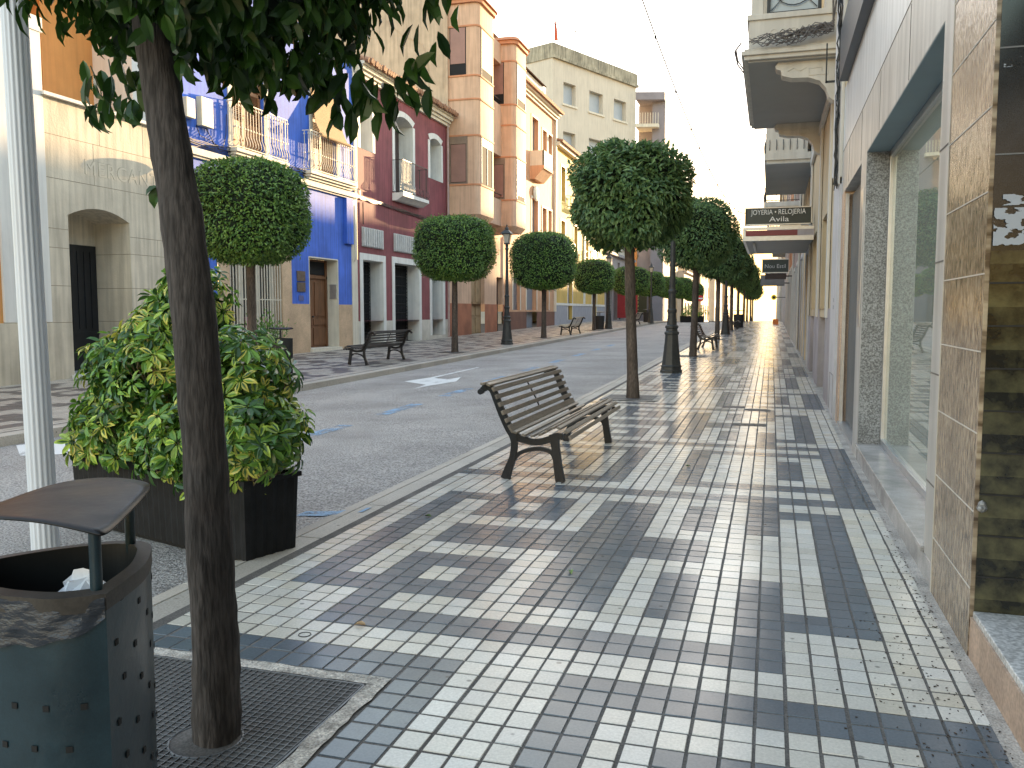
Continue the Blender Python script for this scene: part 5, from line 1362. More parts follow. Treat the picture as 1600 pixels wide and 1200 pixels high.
# ---- tall pale block that turns with the street
M_wb = mat('pale_block_render', (0.60,0.54,0.44), 0.85, 0.07, .6, streak=.08)
ang = R(24); ux = Vector((math.sin(ang), math.cos(ang), 0)); C0 = Vector((-14.6,95,0)); nv_ = Vector((math.cos(ang), -math.sin(ang), 0))
t = thing('pale_apartment_block', 'tall pale apartment block with a stained parapet standing behind the yellow house', 'building', (-14.6,95,0))
def onw(s, z, e=0.0): p = C0 - ux*s + nv_*e; return (p[0], p[1], z)
mb = MB(); H_ = 26.0; wins = [(s, s+w__, z, z+2.05) for s, w__ in ((1.9,2.3),(6.2,2.4),(10.9,2.0)) for z in (8.2,12.6,17.0,21.7)] 
ss = sorted(set([-0.0, 14.6] + [w[0] for w in wins] + [w[1] for w in wins])); zs = sorted(set([-.2, H_] + [w[2] for w in wins] + [w[3] for w in wins]))
for i in range(len(ss)-1):
    for j in range(len(zs)-1):
        a, b, c, d = ss[i], ss[i+1], zs[j], zs[j+1]
        if any(w[0] <= a < w[1] and w[2] <= c < w[3] for w in wins):
            mb.quad(onw(a,c,0),onw(a,c,-.5),onw(a,d,-.5),onw(a,d,0)); mb.quad(onw(b,c,0),onw(b,c,-.5),onw(b,d,-.5),onw(b,d,0)); mb.quad(onw(a,c,0),onw(b,c,0),onw(b,c,-.5),onw(a,c,-.5)); mb.quad(onw(a,d,0),onw(b,d,0),onw(b,d,-.5),onw(a,d,-.5)); continue
        mb.quad(onw(b,c),onw(a,c),onw(a,d),onw(b,d))
back = [C0 - nv_*14, C0 - nv_*14 - ux*14.6]
mb.quad(onw(0,-.2),tuple(back[0]),(back[0][0],back[0][1],H_),onw(0,H_)); mb.quad(onw(14.6,-.2),onw(14.6,H_),(back[1][0],back[1][1],H_),tuple(back[1]))
mb.quad(onw(0,H_),onw(14.6,H_),(back[1][0],back[1][1],H_),(back[0][0],back[0][1],H_)); mb.build('wall', M_wb, t)
mb = MB()
for (za, zb, e) in ((H_-.35,H_-.1,.25),(H_-.1,H_+1.05,.08)):
    vs = [onw(-.2,za,e),onw(14.7,za,e),onw(14.7,za,-14),onw(-.2,za,-14),onw(-.2,zb,e),onw(14.7,zb,e),onw(14.7,zb,-14),onw(-.2,zb,-14)]
    mb.add(vs, [(3,2,1,0),(4,5,6,7),(0,1,5,4),(1,2,6,5),(2,3,7,6),(3,0,4,7)])
mb.build('parapet', mat('stained_parapet',(.42,.38,.28),.9,.4,.7,streak=.5), t)
for w in wins:
    mb = MB(); mb.quad(onw(w[1],w[2],-.48),onw(w[0],w[2],-.48),onw(w[0],w[3],-.48),onw(w[1],w[3],-.48)); ww = mb.build('window', mat('bluish_shutter',(.36,.40,.44),.5,.08,1), t)
    mb = MB(); vs = [onw(w[0]-.2,w[2]-.2,.12),onw(w[1]+.2,w[2]-.2,.12),onw(w[1]+.2,w[2]-.2,-.1),onw(w[0]-.2,w[2]-.2,-.1),onw(w[0]-.2,w[2]-.02,.12),onw(w[1]+.2,w[2]-.02,.12),onw(w[1]+.2,w[2]-.02,-.1),onw(w[0]-.2,w[2]-.02,-.1)]
    mb.add(vs, [(3,2,1,0),(4,5,6,7),(0,1,5,4),(1,2,6,5),(2,3,7,6),(3,0,4,7)]); mb.build('sill', M_cf, ww)
for zz in (21.5, 17.0):
    mb = MB(); mb.add([(-14.6,95,zz),(-12.2,95.6,zz),(-12.2,99.5,zz),(-14.6,99.5,zz),(-14.6,95,zz+.35),(-12.2,95.6,zz+.35),(-12.2,99.5,zz+.35),(-14.6,99.5,zz+.35)], [(3,2,1,0),(4,5,6,7),(0,1,5,4),(1,2,6,5),(2,3,7,6),(3,0,4,7)])
    bb = mb.build('balcony', M_cf, t); mb = MB()
    for k in range(9): mb.box(-14.4+k*.27-.03,-14.4+k*.27+.03,95.0+k*.065,95.06+k*.065,zz+.35,zz+1.5)
    mb.build('railing', M_cf, bb)
mb = MB(); mb.add([(-14.6,95,24.4),(-11.6,95.8,24.4),(-11.6,100,24.4),(-14.6,100,24.4),(-14.6,95,25.2),(-11.6,95.8,25.2),(-11.6,100,25.2),(-14.6,100,25.2)], [(3,2,1,0),(4,5,6,7),(0,1,5,4),(1,2,6,5),(2,3,7,6),(3,0,4,7)]); mb.box(-13.0,-11.6,96.5,102,-.2,24.4); mb.box(-14.7,-13.0,98,102,-.2,24.4); mb.build('corner_tower', mat('lilac_render',(.26,.235,.25),.85,.1,1), t)
mb = MB(); p = onw(16,27); mb.tube([onw(11,26.8),onw(11,30)],.04,4); mb.tube([onw(10.2,29.2),onw(11.8,29.9)],.03,4); mb.tube([onw(10.4,29.8),onw(11.4,29.2)],.03,4); mb.tube([onw(5,26.8),onw(5,29.6)],.03,4)
for k in range(12): s = .5+k*.25; mb.tube([onw(s,26.8),onw(s+random.Random(k).uniform(-.2,.2),27.3+.5*random.Random(k+9).random())],.03,4)
mb.build('aerial', MATS['grey_louvre'], t)
fl = thing('flag', 'small red and yellow flag on the left corner of the pale block roof', 'flag', onw(14.3,27.0)); q = onw(14.3,27.0)
mb = MB(); mb.tube([q,(q[0],q[1],q[2]+2.9)],.03,5); mb.build('pole', M_iron, fl)
mb = MB(); mb.add([(q[0],q[1],q[2]+2.6),(q[0]+.25,q[1]-.1,q[2]+1.3),(q[0]+.35,q[1]-.1,q[2]+.2),(q[0],q[1],q[2]+.3)],[(0,1,2,3)]); mb.build('cloth', mat('flag_cloth',(.55,.10,.04),.8,.3,2), fl)
t = thing('white_roof_block', 'white rendered roof block behind the orange building, seen left of the pale block', 'building', (-20,66,0))
mb = MB(); mb.box(-28,-19.5,62,74,0,21.0); mb.build('wall', M_white, t); mb = MB(); mb.add([(-28.3,61.7,21),(-19.2,61.7,21),(-19.2,74.3,21),(-28.3,74.3,21),(-24,66,23)],[(0,1,4),(1,2,4),(2,3,4),(3,0,4)]); mb.build('roof', M_roof, t)
# ---- far houses beyond the crest, catching the sun
G_f = 'far houses beyond the crest of the street'
cols = [((.42,.24,.12),'orange'),((.46,.36,.22),'cream'),((.50,.42,.34),'grey beige'),((.62,.42,.24),'apricot'),((.55,.48,.38),'stone coloured')]
y = 101.0; k = 0; xs = -14.4
for (dy, h, side) in ((14,9,-1),(16,11,-1),(20,8,-1),(24,12,-1),(30,10,-1),(40,13,-1)):
    c, nm = cols[k % 5]; g0 = zg(y)-.5
    t = thing('far_house', '%s far house on the left beyond the crest, number %s in its row' % (nm, ['one','two','three','four','five','six'][k]), 'house', (xs,y,g0), G_f)
    xs_ = xs + k*.9
    mb = MB(); ops = [P((y+a, y+a+1.4, g0+b, g0+b+2.0), d=.3) for a in range(2, int(dy)-2, 4) for b in (4.6, 7.6) if b+2.2 < h] + [P((y+a,y+a+2,g0+.5,g0+3.2),d=.3) for a in range(2,int(dy)-3,5)]
    wall(mb, xs_, 1, y, y+dy-.3, g0, g0+h, ops); mb.quad((xs_,y,g0),(xs_-9,y,g0),(xs_-9,y,g0+h),(xs_,y,g0+h)); mb.quad((xs_,y,g0+h),(xs_,y+dy-.3,g0+h),(xs_-9,y+dy-.3,g0+h),(xs_-9,y,g0+h)); mb.box(xs_-.1,xs_+.4,y,y+dy-.3,g0+h-.25,g0+h)
    mb.build('wall', mat('far_'+nm.replace(' ','_'), c, .85, .1, 1), t)
    for o in ops: pane(t, xs_-.28, *o['y'], *o['z'], MATS['greyish_shutter'], 'window')
    y += dy; k += 1
# ================================================================== near side of the street (facades on x = 0.87, facing -x)
XR = 0.87
def ring(name, col, cell, m2): pass
# brown streaked ceramic
def streak_mat():
    m, nt, out = nmat('streaked_ceramic'); L = nt.links.new
    b = N(nt, 'ShaderNodeBsdfPrincipled'); L(b.outputs[0], out.inputs[0]); b.inputs['Roughness'].default_value = .22
    g = N(nt, 'ShaderNodeNewGeometry')
    mp = N(nt, 'ShaderNodeMapping'); mp.inputs['Scale'].default_value = (1, 34, 6); L(g.outputs['Position'], mp.inputs[0])
    n = N(nt, 'ShaderNodeTexNoise'); n.inputs['Scale'].default_value = 2.2; n.inputs['Detail'].default_value = 6; n.inputs['Distortion'].default_value = .8; L(mp.outputs[0], n.inputs['Vector'])
    r = N(nt, 'ShaderNodeValToRGB'); e = r.color_ramp.elements
    e[0].position = .38; e[0].color = (.075,.048,.028,1); e[1].position = .62; e[1].color = (.42,.34,.24,1)
    x = r.color_ramp.elements.new(.5); x.color = (.26,.195,.13,1)
    L(n.outputs['Fac'], r.inputs[0]); 
    n3 = N(nt, 'ShaderNodeTexNoise'); n3.inputs['Scale'].default_value = 2.5; n3.inputs['Detail'].default_value = 4; L(g.outputs['Position'], n3.inputs['Vector'])
    mr = N(nt, 'ShaderNodeMapRange'); mr.inputs['From Min'].default_value = .35; mr.inputs['From Max'].default_value = .65; mr.inputs['To Min'].default_value = .75; mr.inputs['To Max'].default_value = 1.15; L(n3.outputs['Fac'], mr.inputs[0])
    mx = N(nt, 'ShaderNodeMix', data_type='RGBA', blend_type='MULTIPLY'); mx.inputs[0].default_value = 1; L(r.outputs[0], mx.inputs[6]); L(mr.outputs[0], mx.inputs[7]); L(mx.outputs[2], b.inputs['Base Color'])
    mp2 = N(nt, 'ShaderNodeMapping'); mp2.inputs['Scale'].default_value = (1, 16, 7); L(g.outputs['Position'], mp2.inputs[0])
    n2 = N(nt, 'ShaderNodeTexNoise'); n2.inputs['Scale'].default_value = 3; n2.inputs['Detail'].default_value = 3; L(mp2.outputs[0], n2.inputs['Vector'])
    bp = N(nt, 'ShaderNodeBump'); bp.inputs['Strength'].default_value = .35; bp.inputs['Distance'].default_value = .012; L(n2.outputs['Fac'], bp.inputs['Height']); L(bp.outputs[0], b.inputs['Normal'])
    return m
M_brown = streak_mat()
def blotch_mat():
    m, nt, out = nmat('olive_glazed_tile'); L = nt.links.new
    b = N(nt, 'ShaderNodeBsdfPrincipled'); L(b.outputs[0], out.inputs[0]); b.inputs['Roughness'].default_value = .12
    g = N(nt, 'ShaderNodeNewGeometry')
    n = N(nt, 'ShaderNodeTexNoise'); n.inputs['Scale'].default_value = 11; n.inputs['Detail'].default_value = 5; n.inputs['Roughness'].default_value = .6; L(g.outputs['Position'], n.inputs['Vector'])
    # each course fades to black towards its top
    sp = N(nt, 'ShaderNodeSeparateXYZ'); L(g.outputs['Position'], sp.inputs[0])
    md = N(nt, 'ShaderNodeMath', operation='MODULO'); ad0 = N(nt, 'ShaderNodeMath', operation='ADD'); ad0.inputs[1].default_value = 9.82
    L(sp.outputs[2], ad0.inputs[0]); L(ad0.outputs[0], md.inputs[0]); md.inputs[1].default_value = .18
    mr = N(nt, 'ShaderNodeMapRange'); mr.inputs['From Min'].default_value = 0; mr.inputs['From Max'].default_value = .18; mr.inputs['To Min'].default_value = .09; mr.inputs['To Max'].default_value = -.10
    L(md.outputs[0], mr.inputs[0]); ad = N(nt, 'ShaderNodeMath', operation='ADD'); L(n.outputs['Fac'], ad.inputs[0]); L(mr.outputs[0], ad.inputs[1])
    r = N(nt, 'ShaderNodeValToRGB'); e = r.color_ramp.elements; e[0].position = .36; e[0].color = (.010,.010,.007,1); e[1].position = .72; e[1].color = (.10,.092,.045,1)
    L(ad.outputs[0], r.inputs[0]); L(r.outputs[0], b.inputs['Base Color'])
    bp = N(nt, 'ShaderNodeBump'); bp.inputs['Strength'].default_value = .12; bp.inputs['Distance'].default_value = .01; L(n.outputs['Fac'], bp.inputs['Height']); L(bp.outputs[0], b.inputs['Normal'])
    return m
M_olive = blotch_mat()
M_blkt = mat('black_granite_tile', (.012,.014,.018), .12, .5, 10, fine=.4, fscale=200)
M_marb = mat('beige_marble', (.50,.475,.435), .42, .14, 1.2, streak=.22, bump=.08)
M_marb2 = mat('bluish_marble', (.60,.62,.63), .35, .08, 1.4, streak=.16)
M_gran = mat('grey_granite', (.235,.235,.23), .35, .2, 3, fine=.55, fscale=70)
M_sal = mat('salmon_marble', (.52,.37,.27), .45, .16, 3, fine=.18, fscale=60, streak=.1, grime=.2)
M_terr = mat('terrazzo_sill', (.50,.49,.47), .4, .15, 4, fine=.35, fscale=60)
t = thing('shop_building', 'near right shop building with marble facing, large display window and brown streaked tile pillar', 'building', (XR,7,0))
# tall facade: marble over the window
mb = MB(); W_ = P((5.30,9.30,.14,3.08), d=.26)
wall(mb, XR, -1, 4.97, 9.82, -.1, 3.62, [W_, P((9.30,9.81,-.05,.02),noreveal=True)] if False else [W_]); wall(mb, XR, -1, 9.82, 12.42, 3.05, 3.62)
mb.quad((XR,9.82,-.1),(XR+.15,9.82,-.1),(XR+.15,9.82,3.05),(XR,9.82,3.05)); mb.quad((XR,9.82,3.05),(XR+.15,9.82,3.05),(XR+.15,12.42,3.05),(XR,12.42,3.05))
mb.build('lower_facing', M_marb, t)
mb = MB(); wall(mb, XR+.003, -1, 3.95, 12.42, 3.62, 4.46); mb.build('upper_facing', M_marb2, t)
mb = MB(); mb.box(XR-.002,XR+.3,12.40,12.44,-.1,4.46); mb.build('edge_strip', M_marb2, t)
mb = MB()
for z in (.55,1.16,1.77,2.38): mb.box(XR-.003,XR,4.97,5.30,z-.004,z+.004)
mb.box(XR-.003,XR,4.97,12.4,3.617,3.623)
for y in (6.6,8.3,9.9,11.4): mb.box(XR-.003,XR,y-.002,y+.002,3.09,3.6)
mb.build('joint', mat('joint_dark',(.16,.14,.12),.9,.2,5), t)
# window: granite far jamb, painted soffit, sill, frame and pane
mb = MB(); mb.box(XR+.004,XR+.40,9.295,9.36,-.1,3.09); mb.box(XR+.002,XR+.10,9.30,9.50,.0,3.0) if False else None; mb.build('jamb', M_gran, t)
mb = MB(); mb.box(XR+.003,XR+.45,5.30,9.30,3.072,3.12); mb.build('soffit', mat('blue_grey_paint',(.20,.265,.29),.6,.08,1), t)
mb = MB(); mb.box(XR-.02,XR+.30,5.28,9.28,.135,.165); mb.box(XR-.004,XR+.1,5.0,9.32,-.1,.13); mb.build('sill', mat('veined_sill',(.40,.38,.36),.25,.35,3,fine=.15), t, bevel=.003)
wf = MB(); xg = XR+.24
wf.box(xg-.03,xg+.03,9.235,9.29,.165,3.07); wf.box(xg-.03,xg+.03,5.31,9.29,.165,.225); wf.box(xg-.03,xg+.03,5.31,9.29,3.01,3.07); wf.box(xg-.03,xg+.03,5.31,5.37,.165,3.07)
win = wf.build('window', M_alu, t, bevel=.004)
def glassmat():
    m, nt, out = nmat('shop_glass'); L = nt.links.new
    g = N(nt, 'ShaderNodeBsdfGlossy'); g.inputs['Roughness'].default_value = .015; g.inputs['Color'].default_value = (.92,.95,.93,1)
    tr = N(nt, 'ShaderNodeBsdfTransparent'); tr.inputs['Color'].default_value = (.72,.80,.74,1); f = N(nt, 'ShaderNodeFresnel'); f.inputs['IOR'].default_value = 1.9
    mx = N(nt, 'ShaderNodeMixShader'); L(f.outputs[0], mx.inputs[0]); L(tr.outputs[0], mx.inputs[1]); L(g.outputs[0], mx.inputs[2])
    d = N(nt, 'ShaderNodeBsdfDiffuse'); d.inputs['Color'].default_value = (.34,.37,.31,1); m2 = N(nt, 'ShaderNodeMixShader'); m2.inputs[0].default_value = .42     # film of dust
    L(mx.outputs[0], m2.inputs[1]); L(d.outputs[0], m2.inputs[2]); L(m2.outputs[0], out.inputs[0]); return m
mb = MB(); mb.quad((xg,5.34,.2),(xg,9.26,.2),(xg,9.26,3.04),(xg,5.34,3.04)); mb.build('pane', glassmat(), win)
mb = MB(); mb.box(XR+.75,XR+.80,4.9,9.9,0,3.2); mb.box(XR+.3,XR+.8,9.37,9.42,0,3.2); mb.box(XR+.3,XR+.8,4.9,5.25,0,3.2); mb.box(XR+.25,XR+.8,4.9,9.9,.02,.12); mb.build('interior', mat('olive_interior',(.20,.20,.14),.8,.25,1.2), t)
# shutter bay
M_shut = mat('grey_roller_shutter', (.155,.165,.175), .45, .12, 2, metal=.2)
mb = MB(); mb.box(XR+.12,XR+.2,9.82,12.05,.06,3.02)
for k in range(22): y = 9.86+k*.1; mb.box(XR+.10,XR+.12,y,y+.055,.08,3.0)
sh = mb.build('shutter', M_shut, t)
mb = MB(); mb.box(XR+.02,XR+.06,9.84,9.9,.06,3.02); mb.box(XR+.02,XR+.06,11.98,12.05,.06,3.02); mb.box(XR-.0,XR+.15,9.82,12.05,-.02,.06); mb.build('shutter_rail', M_alu, t)
mb = MB(); mb.box(XR,XR+.2,12.05,12.42,-.1,3.05); mb.build('end_pier', M_sal, t)
mb = MB(); mb.box(XR-.008,XR-.001,9.42,9.70,1.35,2.75); mb.build('notice_frame', M_alu, t, bevel=.002)
# fascia box above
mb = MB(); mb.box(XR-.10,XR+.02,3.0,12.10,4.46,5.1); mb.build('fascia', mat('dark_grey_fascia',(.075,.08,.09),.45,.1,2), t)
mb = MB(); wall(mb, XR+.01, -1, -14, 12.42, 5.0, 9.8, [P((a,a+1.3,6.2,8.4),d=.2) for a in (-12,-8,-4,0,4,8)]); mb.quad((XR,-14,9.8),(XR,12.42,9.8),(XR+9,12.42,9.8),(XR+9,-14,9.8)); mb.quad((XR,12.42,-.1),(XR,12.42,9.8),(XR+9,12.42,9.8),(XR+9,12.42,-.1)); mb.build('wall', M_cream, t)
# brown pillar
mb = MB(); mb.box(XR-.012,XR+.5,4.06,4.965,-.1,3.62); pil = mb.build('pillar', M_brown, t)
mb = MB()
for z in (.64,.98,1.33,1.66,2.0,2.35,2.7,3.05,3.4,.3): mb.box(XR-.0145,XR-.012,4.065,4.96,z-.003,z+.003)
mb.box(XR-.015,XR-.01,4.955,4.972,-.1,3.62)
mb.build('joint', mat('pale_joint',(.55,.50,.43),.8,.1,5), pil)
# dark tiled return and the sill running towards the viewer
mb = MB(); mb.quad((XR+.005,4.055,.18),(2.6,4.055,.18),(2.6,4.055,1.755),(XR+.005,4.055,1.755)); mb.build('tiled_return', M_olive, t)
mb = MB(); mb.quad((XR+.005,4.055,1.755),(2.6,4.055,1.755),(2.6,4.055,4.5),(XR+.005,4.055,4.5)); mb.build('tiled_return', M_blkt, t)
mb = MB()
for k in range(9): z = .18+.18*k; mb.box(XR+.005,2.6,4.049,4.055,z-.0035,z+.0035)
for k in range(4): x = XR+.30+k*.36; mb.box(x-.0025,x+.0025,4.049,4.055,.18,1.75)
mb.build('joint', M_black, t)
mb = MB()
for z in (2.15,2.58,3.0,3.45): mb.box(XR+.005,2.6,4.050,4.0545,z-.003,z+.003)
mb.build('joint', mat('pale_joint2',(.20,.20,.20),.8,.1,5), t)
# peeling paper left on the black tiles
def peel(name, y0, seed, x0, x1, z0, z1, thr):
    m, nt, out = nmat(name); L = nt.links.new
    b = N(nt, 'ShaderNodeBsdfPrincipled'); b.inputs['Base Color'].default_value = (.42,.45,.50,1); b.inputs['Roughness'].default_value = .8
    g = N(nt, 'ShaderNodeNewGeometry'); mp = N(nt, 'ShaderNodeMapping'); mp.inputs['Location'].default_value = (seed, 0, 0); mp.inputs['Scale'].default_value = (1,1,1.8); L(g.outputs['Position'], mp.inputs[0])
    n = N(nt, 'ShaderNodeTexNoise'); n.inputs['Scale'].default_value = 17; n.inputs['Detail'].default_value = 7; L(mp.outputs[0], n.inputs['Vector'])
    r = N(nt, 'ShaderNodeMapRange'); r.inputs['From Min'].default_value = thr; r.inputs['From Max'].default_value = thr+.02; L(n.outputs['Fac'], r.inputs[0])
    tr = N(nt, 'ShaderNodeBsdfTransparent'); mx = N(nt, 'ShaderNodeMixShader'); L(r.outputs[0], mx.inputs[0]); L(tr.outputs[0], mx.inputs[1]); L(b.outputs[0], mx.inputs[2]); L(mx.outputs[0], out.inputs[0])
    mb = MB(); mb.quad((x0,y0,z0),(x1,y0,z0),(x1,y0,z1),(x0,y0,z1)); return mb.build('paper_residue', m, t)
peel('torn_paper', 4.047, 0, XR+.01, 1.35, 1.775, 1.93, .46); peel('torn_paper_b', 4.047, 5, XR+.04, 1.0, 1.94, 1.985, .44); peel('torn_paper_c', 4.047, 9, XR+.02, 1.0, 2.5, 2.54, .58)
mb = MB(); mb.box(XR+.0,2.6,-6,4.05,.175,.205); mb.build('sill', M_terr, t, bevel=.004)
mb = MB(); mb.box(XR-.008,XR+.1,-6,4.058,-.1,.176); mb.build('riser', M_sal, t)
mb = MB(); mb.box(2.3,2.6,-6,4.05,.2,4.5); mb.build('window', M_glass, t)
mb = MB(); 
for (dy, dz, r_) in ((0,0,.022),(0,.016,.017)): mb.lathe([(.001,-r_),(r_*.8,-r_*.5),(r_,0),(r_*.8,r_*.5),(.001,r_)], (XR+.012,4.03+dy*0,.665+dz), 10)
tag(mb.build('filler_lump', M_gran), 'small lump of grey filler stuck on the edge of the brown pillar', 'filler')

# ---- white building with house number, then the older houses
M_w1 = mat('chalky_white', (.56,.545,.55), .8, .12, 1.5, streak=.10, grime=.3, bump=.2)
M_w2 = mat('lilac_grey', (.42,.38,.385), .8, .12, 1.5, streak=.12, grime=.3, bump=.2)
M_y1 = mat('pale_yellow_render', (.62,.49,.31), .85, .14, 1, streak=.14, bump=.15)
M_y2 = mat('cream_stucco', (.60,.565,.50), .8, .08, 1.2, streak=.1)
t = thing('balcony_house', 'pale yellow and white house with enclosed bay window and carved brackets over the pavement', 'house', (XR,16,0))
mb = MB()
wall(mb, XR-.03, -1, 12.44, 13.6, -.2, 3.3); mb.quad((XR-.03,12.44,-.2),(XR+.3,12.44,-.2),(XR+.3,12.44,3.3),(XR-.03,12.44,3.3)); mb.build('pier', M_w1, t)
mb = MB(); wall(mb, XR-.01, -1, 13.6, 18.4, -.2, 1.55, [P((15.2,17.2,-.2,1.55),d=.3)]); wall(mb, XR+.0, -1, 18.4, 22.0, -.2, 1.4, [P((19.3,20.9,-.2,1.4),d=.3)]); mb.build('plinth', M_w2, t)
mb = MB(); wall(mb, XR+.01, -1, 12.44, 22.0, 3.3, 10.8, [P((14.5,16.0,6.0,8.6),d=.2),P((19.4,20.8,6.0,8.6),d=.2)]); wall(mb, XR+.01, -1, 13.6, 22.0, 1.4, 3.3, [P((15.2,17.2,1.55,3.2),d=.3),P((19.3,20.9,1.55,3.2),d=.3)]); mb.quad((XR,12.44,5),(XR+9,12.44,5),(XR+9,12.44,10.8),(XR,12.44,10.8)); mb.quad((XR,12.44,10.8),(XR,22,10.8),(XR+9,22,10.8),(XR+9,12.44,10.8)); mb.build('wall', M_y1, t)
mb = MB()
for (a, b) in ((12.44,12.75),(14.6,14.85),(17.5,17.8),(21.7,22.0)): mb.box(XR-.045,XR+.0,a,b,1.4 if a > 13 else 3.2,10.6)
mb.box(XR-.06,XR,12.44,22,4.95,5.12); mb.build('pilaster', M_y2, t, bevel=.008)
for (a, b) in ((15.2,17.2),(19.3,20.9)):
    mb = MB(); mb.box(XR+.25,XR+.3,a,b,.0,3.2); mb.build('door', mat('old_grey_door',(.16,.14,.13),.6,.2,3), t)
mb = MB(); mb.tube([(XR-.06,12.9,3.35),(XR-.06,12.9,9)],.045,8); mb.build('downpipe', M_w1, t)
mb = MB(); rr = random.Random(31)
for k in range(9):
    P_ = [(XR-.05-rr.uniform(0,.05), 12.55+rr.uniform(-.06,.06)+.03*k, 3.2+i*.16+rr.uniform(-.05,.05)) for i in range(12)]; mb.tube(P_, .008, 4, False)
for k in range(5):
    P_ = [(XR-.04-rr.uniform(0,.07), 12.7+rr.uniform(-.12,.12), 4.9+i*.22) for i in range(10)]; mb.tube(P_, .012, 4, False)
mb.build('wall_cables', M_iron, t)
text('1', .085, M4((XR-.031,12.98,1.66),(0,-1,0),(0,0,1)), M_iron, t, 'house_number', .002); text('8', .085, M4((XR-.031,12.98,1.56),(0,-1,0),(0,0,1)), M_iron, t, 'house_number', .002)
mb = MB(); 
for (a,b,c,d) in ((12.6,13.3,.62,.625),(12.6,12.605,.1,.62),(13.3,13.305,.1,.62)): mb.box(XR-.034,XR-.03,a,b,c,d)
mb.build('meter_door', MATS['joint_dark'], t)
# the bay window
def bay_window(root, ya, yb, xo, z0, z1, window=True, brackets=True):
    mb = MB(); mb.box(xo,XR+.0,ya,yb,z0+.16,z0+.64); mb.box(xo+.03,XR,ya+.03,yb-.03,z1-.4,z1)
    for x0_, x1_, y0_, y1_ in ((xo+.03,xo+.20,ya+.03,ya+.20),(XR-.22,XR,ya+.03,ya+.20),(xo+.03,xo+.20,yb-.2,yb-.03)): mb.box(x0_,x1_,y0_,y1_,z0+.64,z1-.4)
    for e, a, b in ((.10,z0+.06,z0+.12),(.06,z0,z0+.06),(.06,z0+.12,z0+.16),(.03,z0+.58,z0+.66),(.10,z1-.12,z1)): mb.box(xo-e,XR,ya-e,yb+e,a,b)
    b_ = mb.build('bay_window', M_y2, root, bevel=.006)
    mb = MB(); mb.box(xo-.0,XR-.003,ya-.0,yb+.0,z0-.03,z0-.001); mb.build('soffit', mat('grey_soffit',(.36,.355,.34),.8,.08,1), b_)
    if window:
        mb = MB(); wx0, wx1, wz0, wz1 = xo+.30, XR-.32, z0+.70, z1-.5
        mb.box(wx0-.05,wx0,ya+.06,ya+.12,wz0-.05,wz1+.05); mb.box(wx1,wx1+.05,ya+.06,ya+.12,wz0-.05,wz1+.05); mb.box(wx0,wx1,ya+.06,ya+.12,wz0-.05,wz0); mb.box(wx0,wx1,ya+.06,ya+.12,wz1,wz1+.05)
        cx_ = (wx0+wx1)/2; w_ = (wx1-wx0)
        for zc in (wz0+.35, wz0+1.05):
            for (rx, rz) in ((w_*.30,.13),(w_*.17,.05),(w_*.42,.27)):
                mb.tube([(cx_+rx*math.cos(a*math.pi/10), ya+.07, zc+rz*math.sin(a*math.pi/10)) for a in range(21)], .009, 4, False)
            for sx in (-1, 1):
                for sz in (-1, 1): mb.tube([(cx_+sx*w_*.48,ya+.07,zc+sz*.32),(cx_+sx*w_*.33,ya+.07,zc+sz*.22),(cx_+sx*w_*.22,ya+.07,zc+sz*.12),(cx_+sx*w_*.3,ya+.07,zc+sz*.03)], .008, 4, False)
        ww = mb.build('window', M_iron, b_)
        mb = MB(); mb.quad((wx0,ya+.10,wz0),(wx1,ya+.10,wz0),(wx1,ya+.10,wz1),(wx0,ya+.10,wz1)); mb.build('pane', mat('frosted_pane',(.42,.47,.50),.3,.1,2), ww)
        mb = MB(); mb.box(wx0,wx1,ya+.105,ya+.16,wz0,wz1)
        mb = MB()
        for k in range(5): mb.tube([(cx_-.28+k*.14+.05*math.cos(a*math.pi/8), ya-.002, z0+.38+.05*math.sin(a*math.pi/8)) for a in range(17)], .007, 4, False)
        mb.build('carving', M_y2, b_)
        mb = MB(); mb.box(wx0-.15,wx0-.08,ya+.01,ya+.03,z0+.95,z1-.6); mb.box(wx1+.10,wx1+.17,ya+.01,ya+.03,z0+.95,z1-.6); mb.build('yellow_inlay', mat('yellow_inlay',(.60,.42,.15),.7,.1,2), b_)
    if brackets:
        for y in (ya+.10, yb-.38):
            prof = [(0,0),(-.86,0),(-.90,-.05),(-.88,-.10),(-.82,-.12),(-.80,-.2),(-.66,-.24),(-.42,-.25),(-.26,-.31),(-.17,-.42),(-.13,-.55),(-.07,-.60),(0,-.62)]
            mb = MB(); mb.prism(prof, (XR,y,z0-.03), (1,0,0), (0,0,1), (0,1,0), 0, .26)
            mb.tube([(XR-.15,y-.004,z0-.12),(XR-.15,y-.004,z0-.25),(XR-.42,y-.004,z0-.25),(XR-.42,y-.004,z0-.15),(XR-.24,y-.004,z0-.15),(XR-.24,y-.004,z0-.2)], .006, 4, False)
            mb.tube([(XR-.45,y-.004,z0-.13),(XR-.55,y-.004,z0-.18),(XR-.64,y-.004,z0-.13),(XR-.72,y-.004,z0-.17)], .006, 4, False)
            mb.build('bracket', M_y2, b_, bevel=.006)
    return b_
bay_window(t, 13.7, 18.6, -.42, 5.25, 8.4)
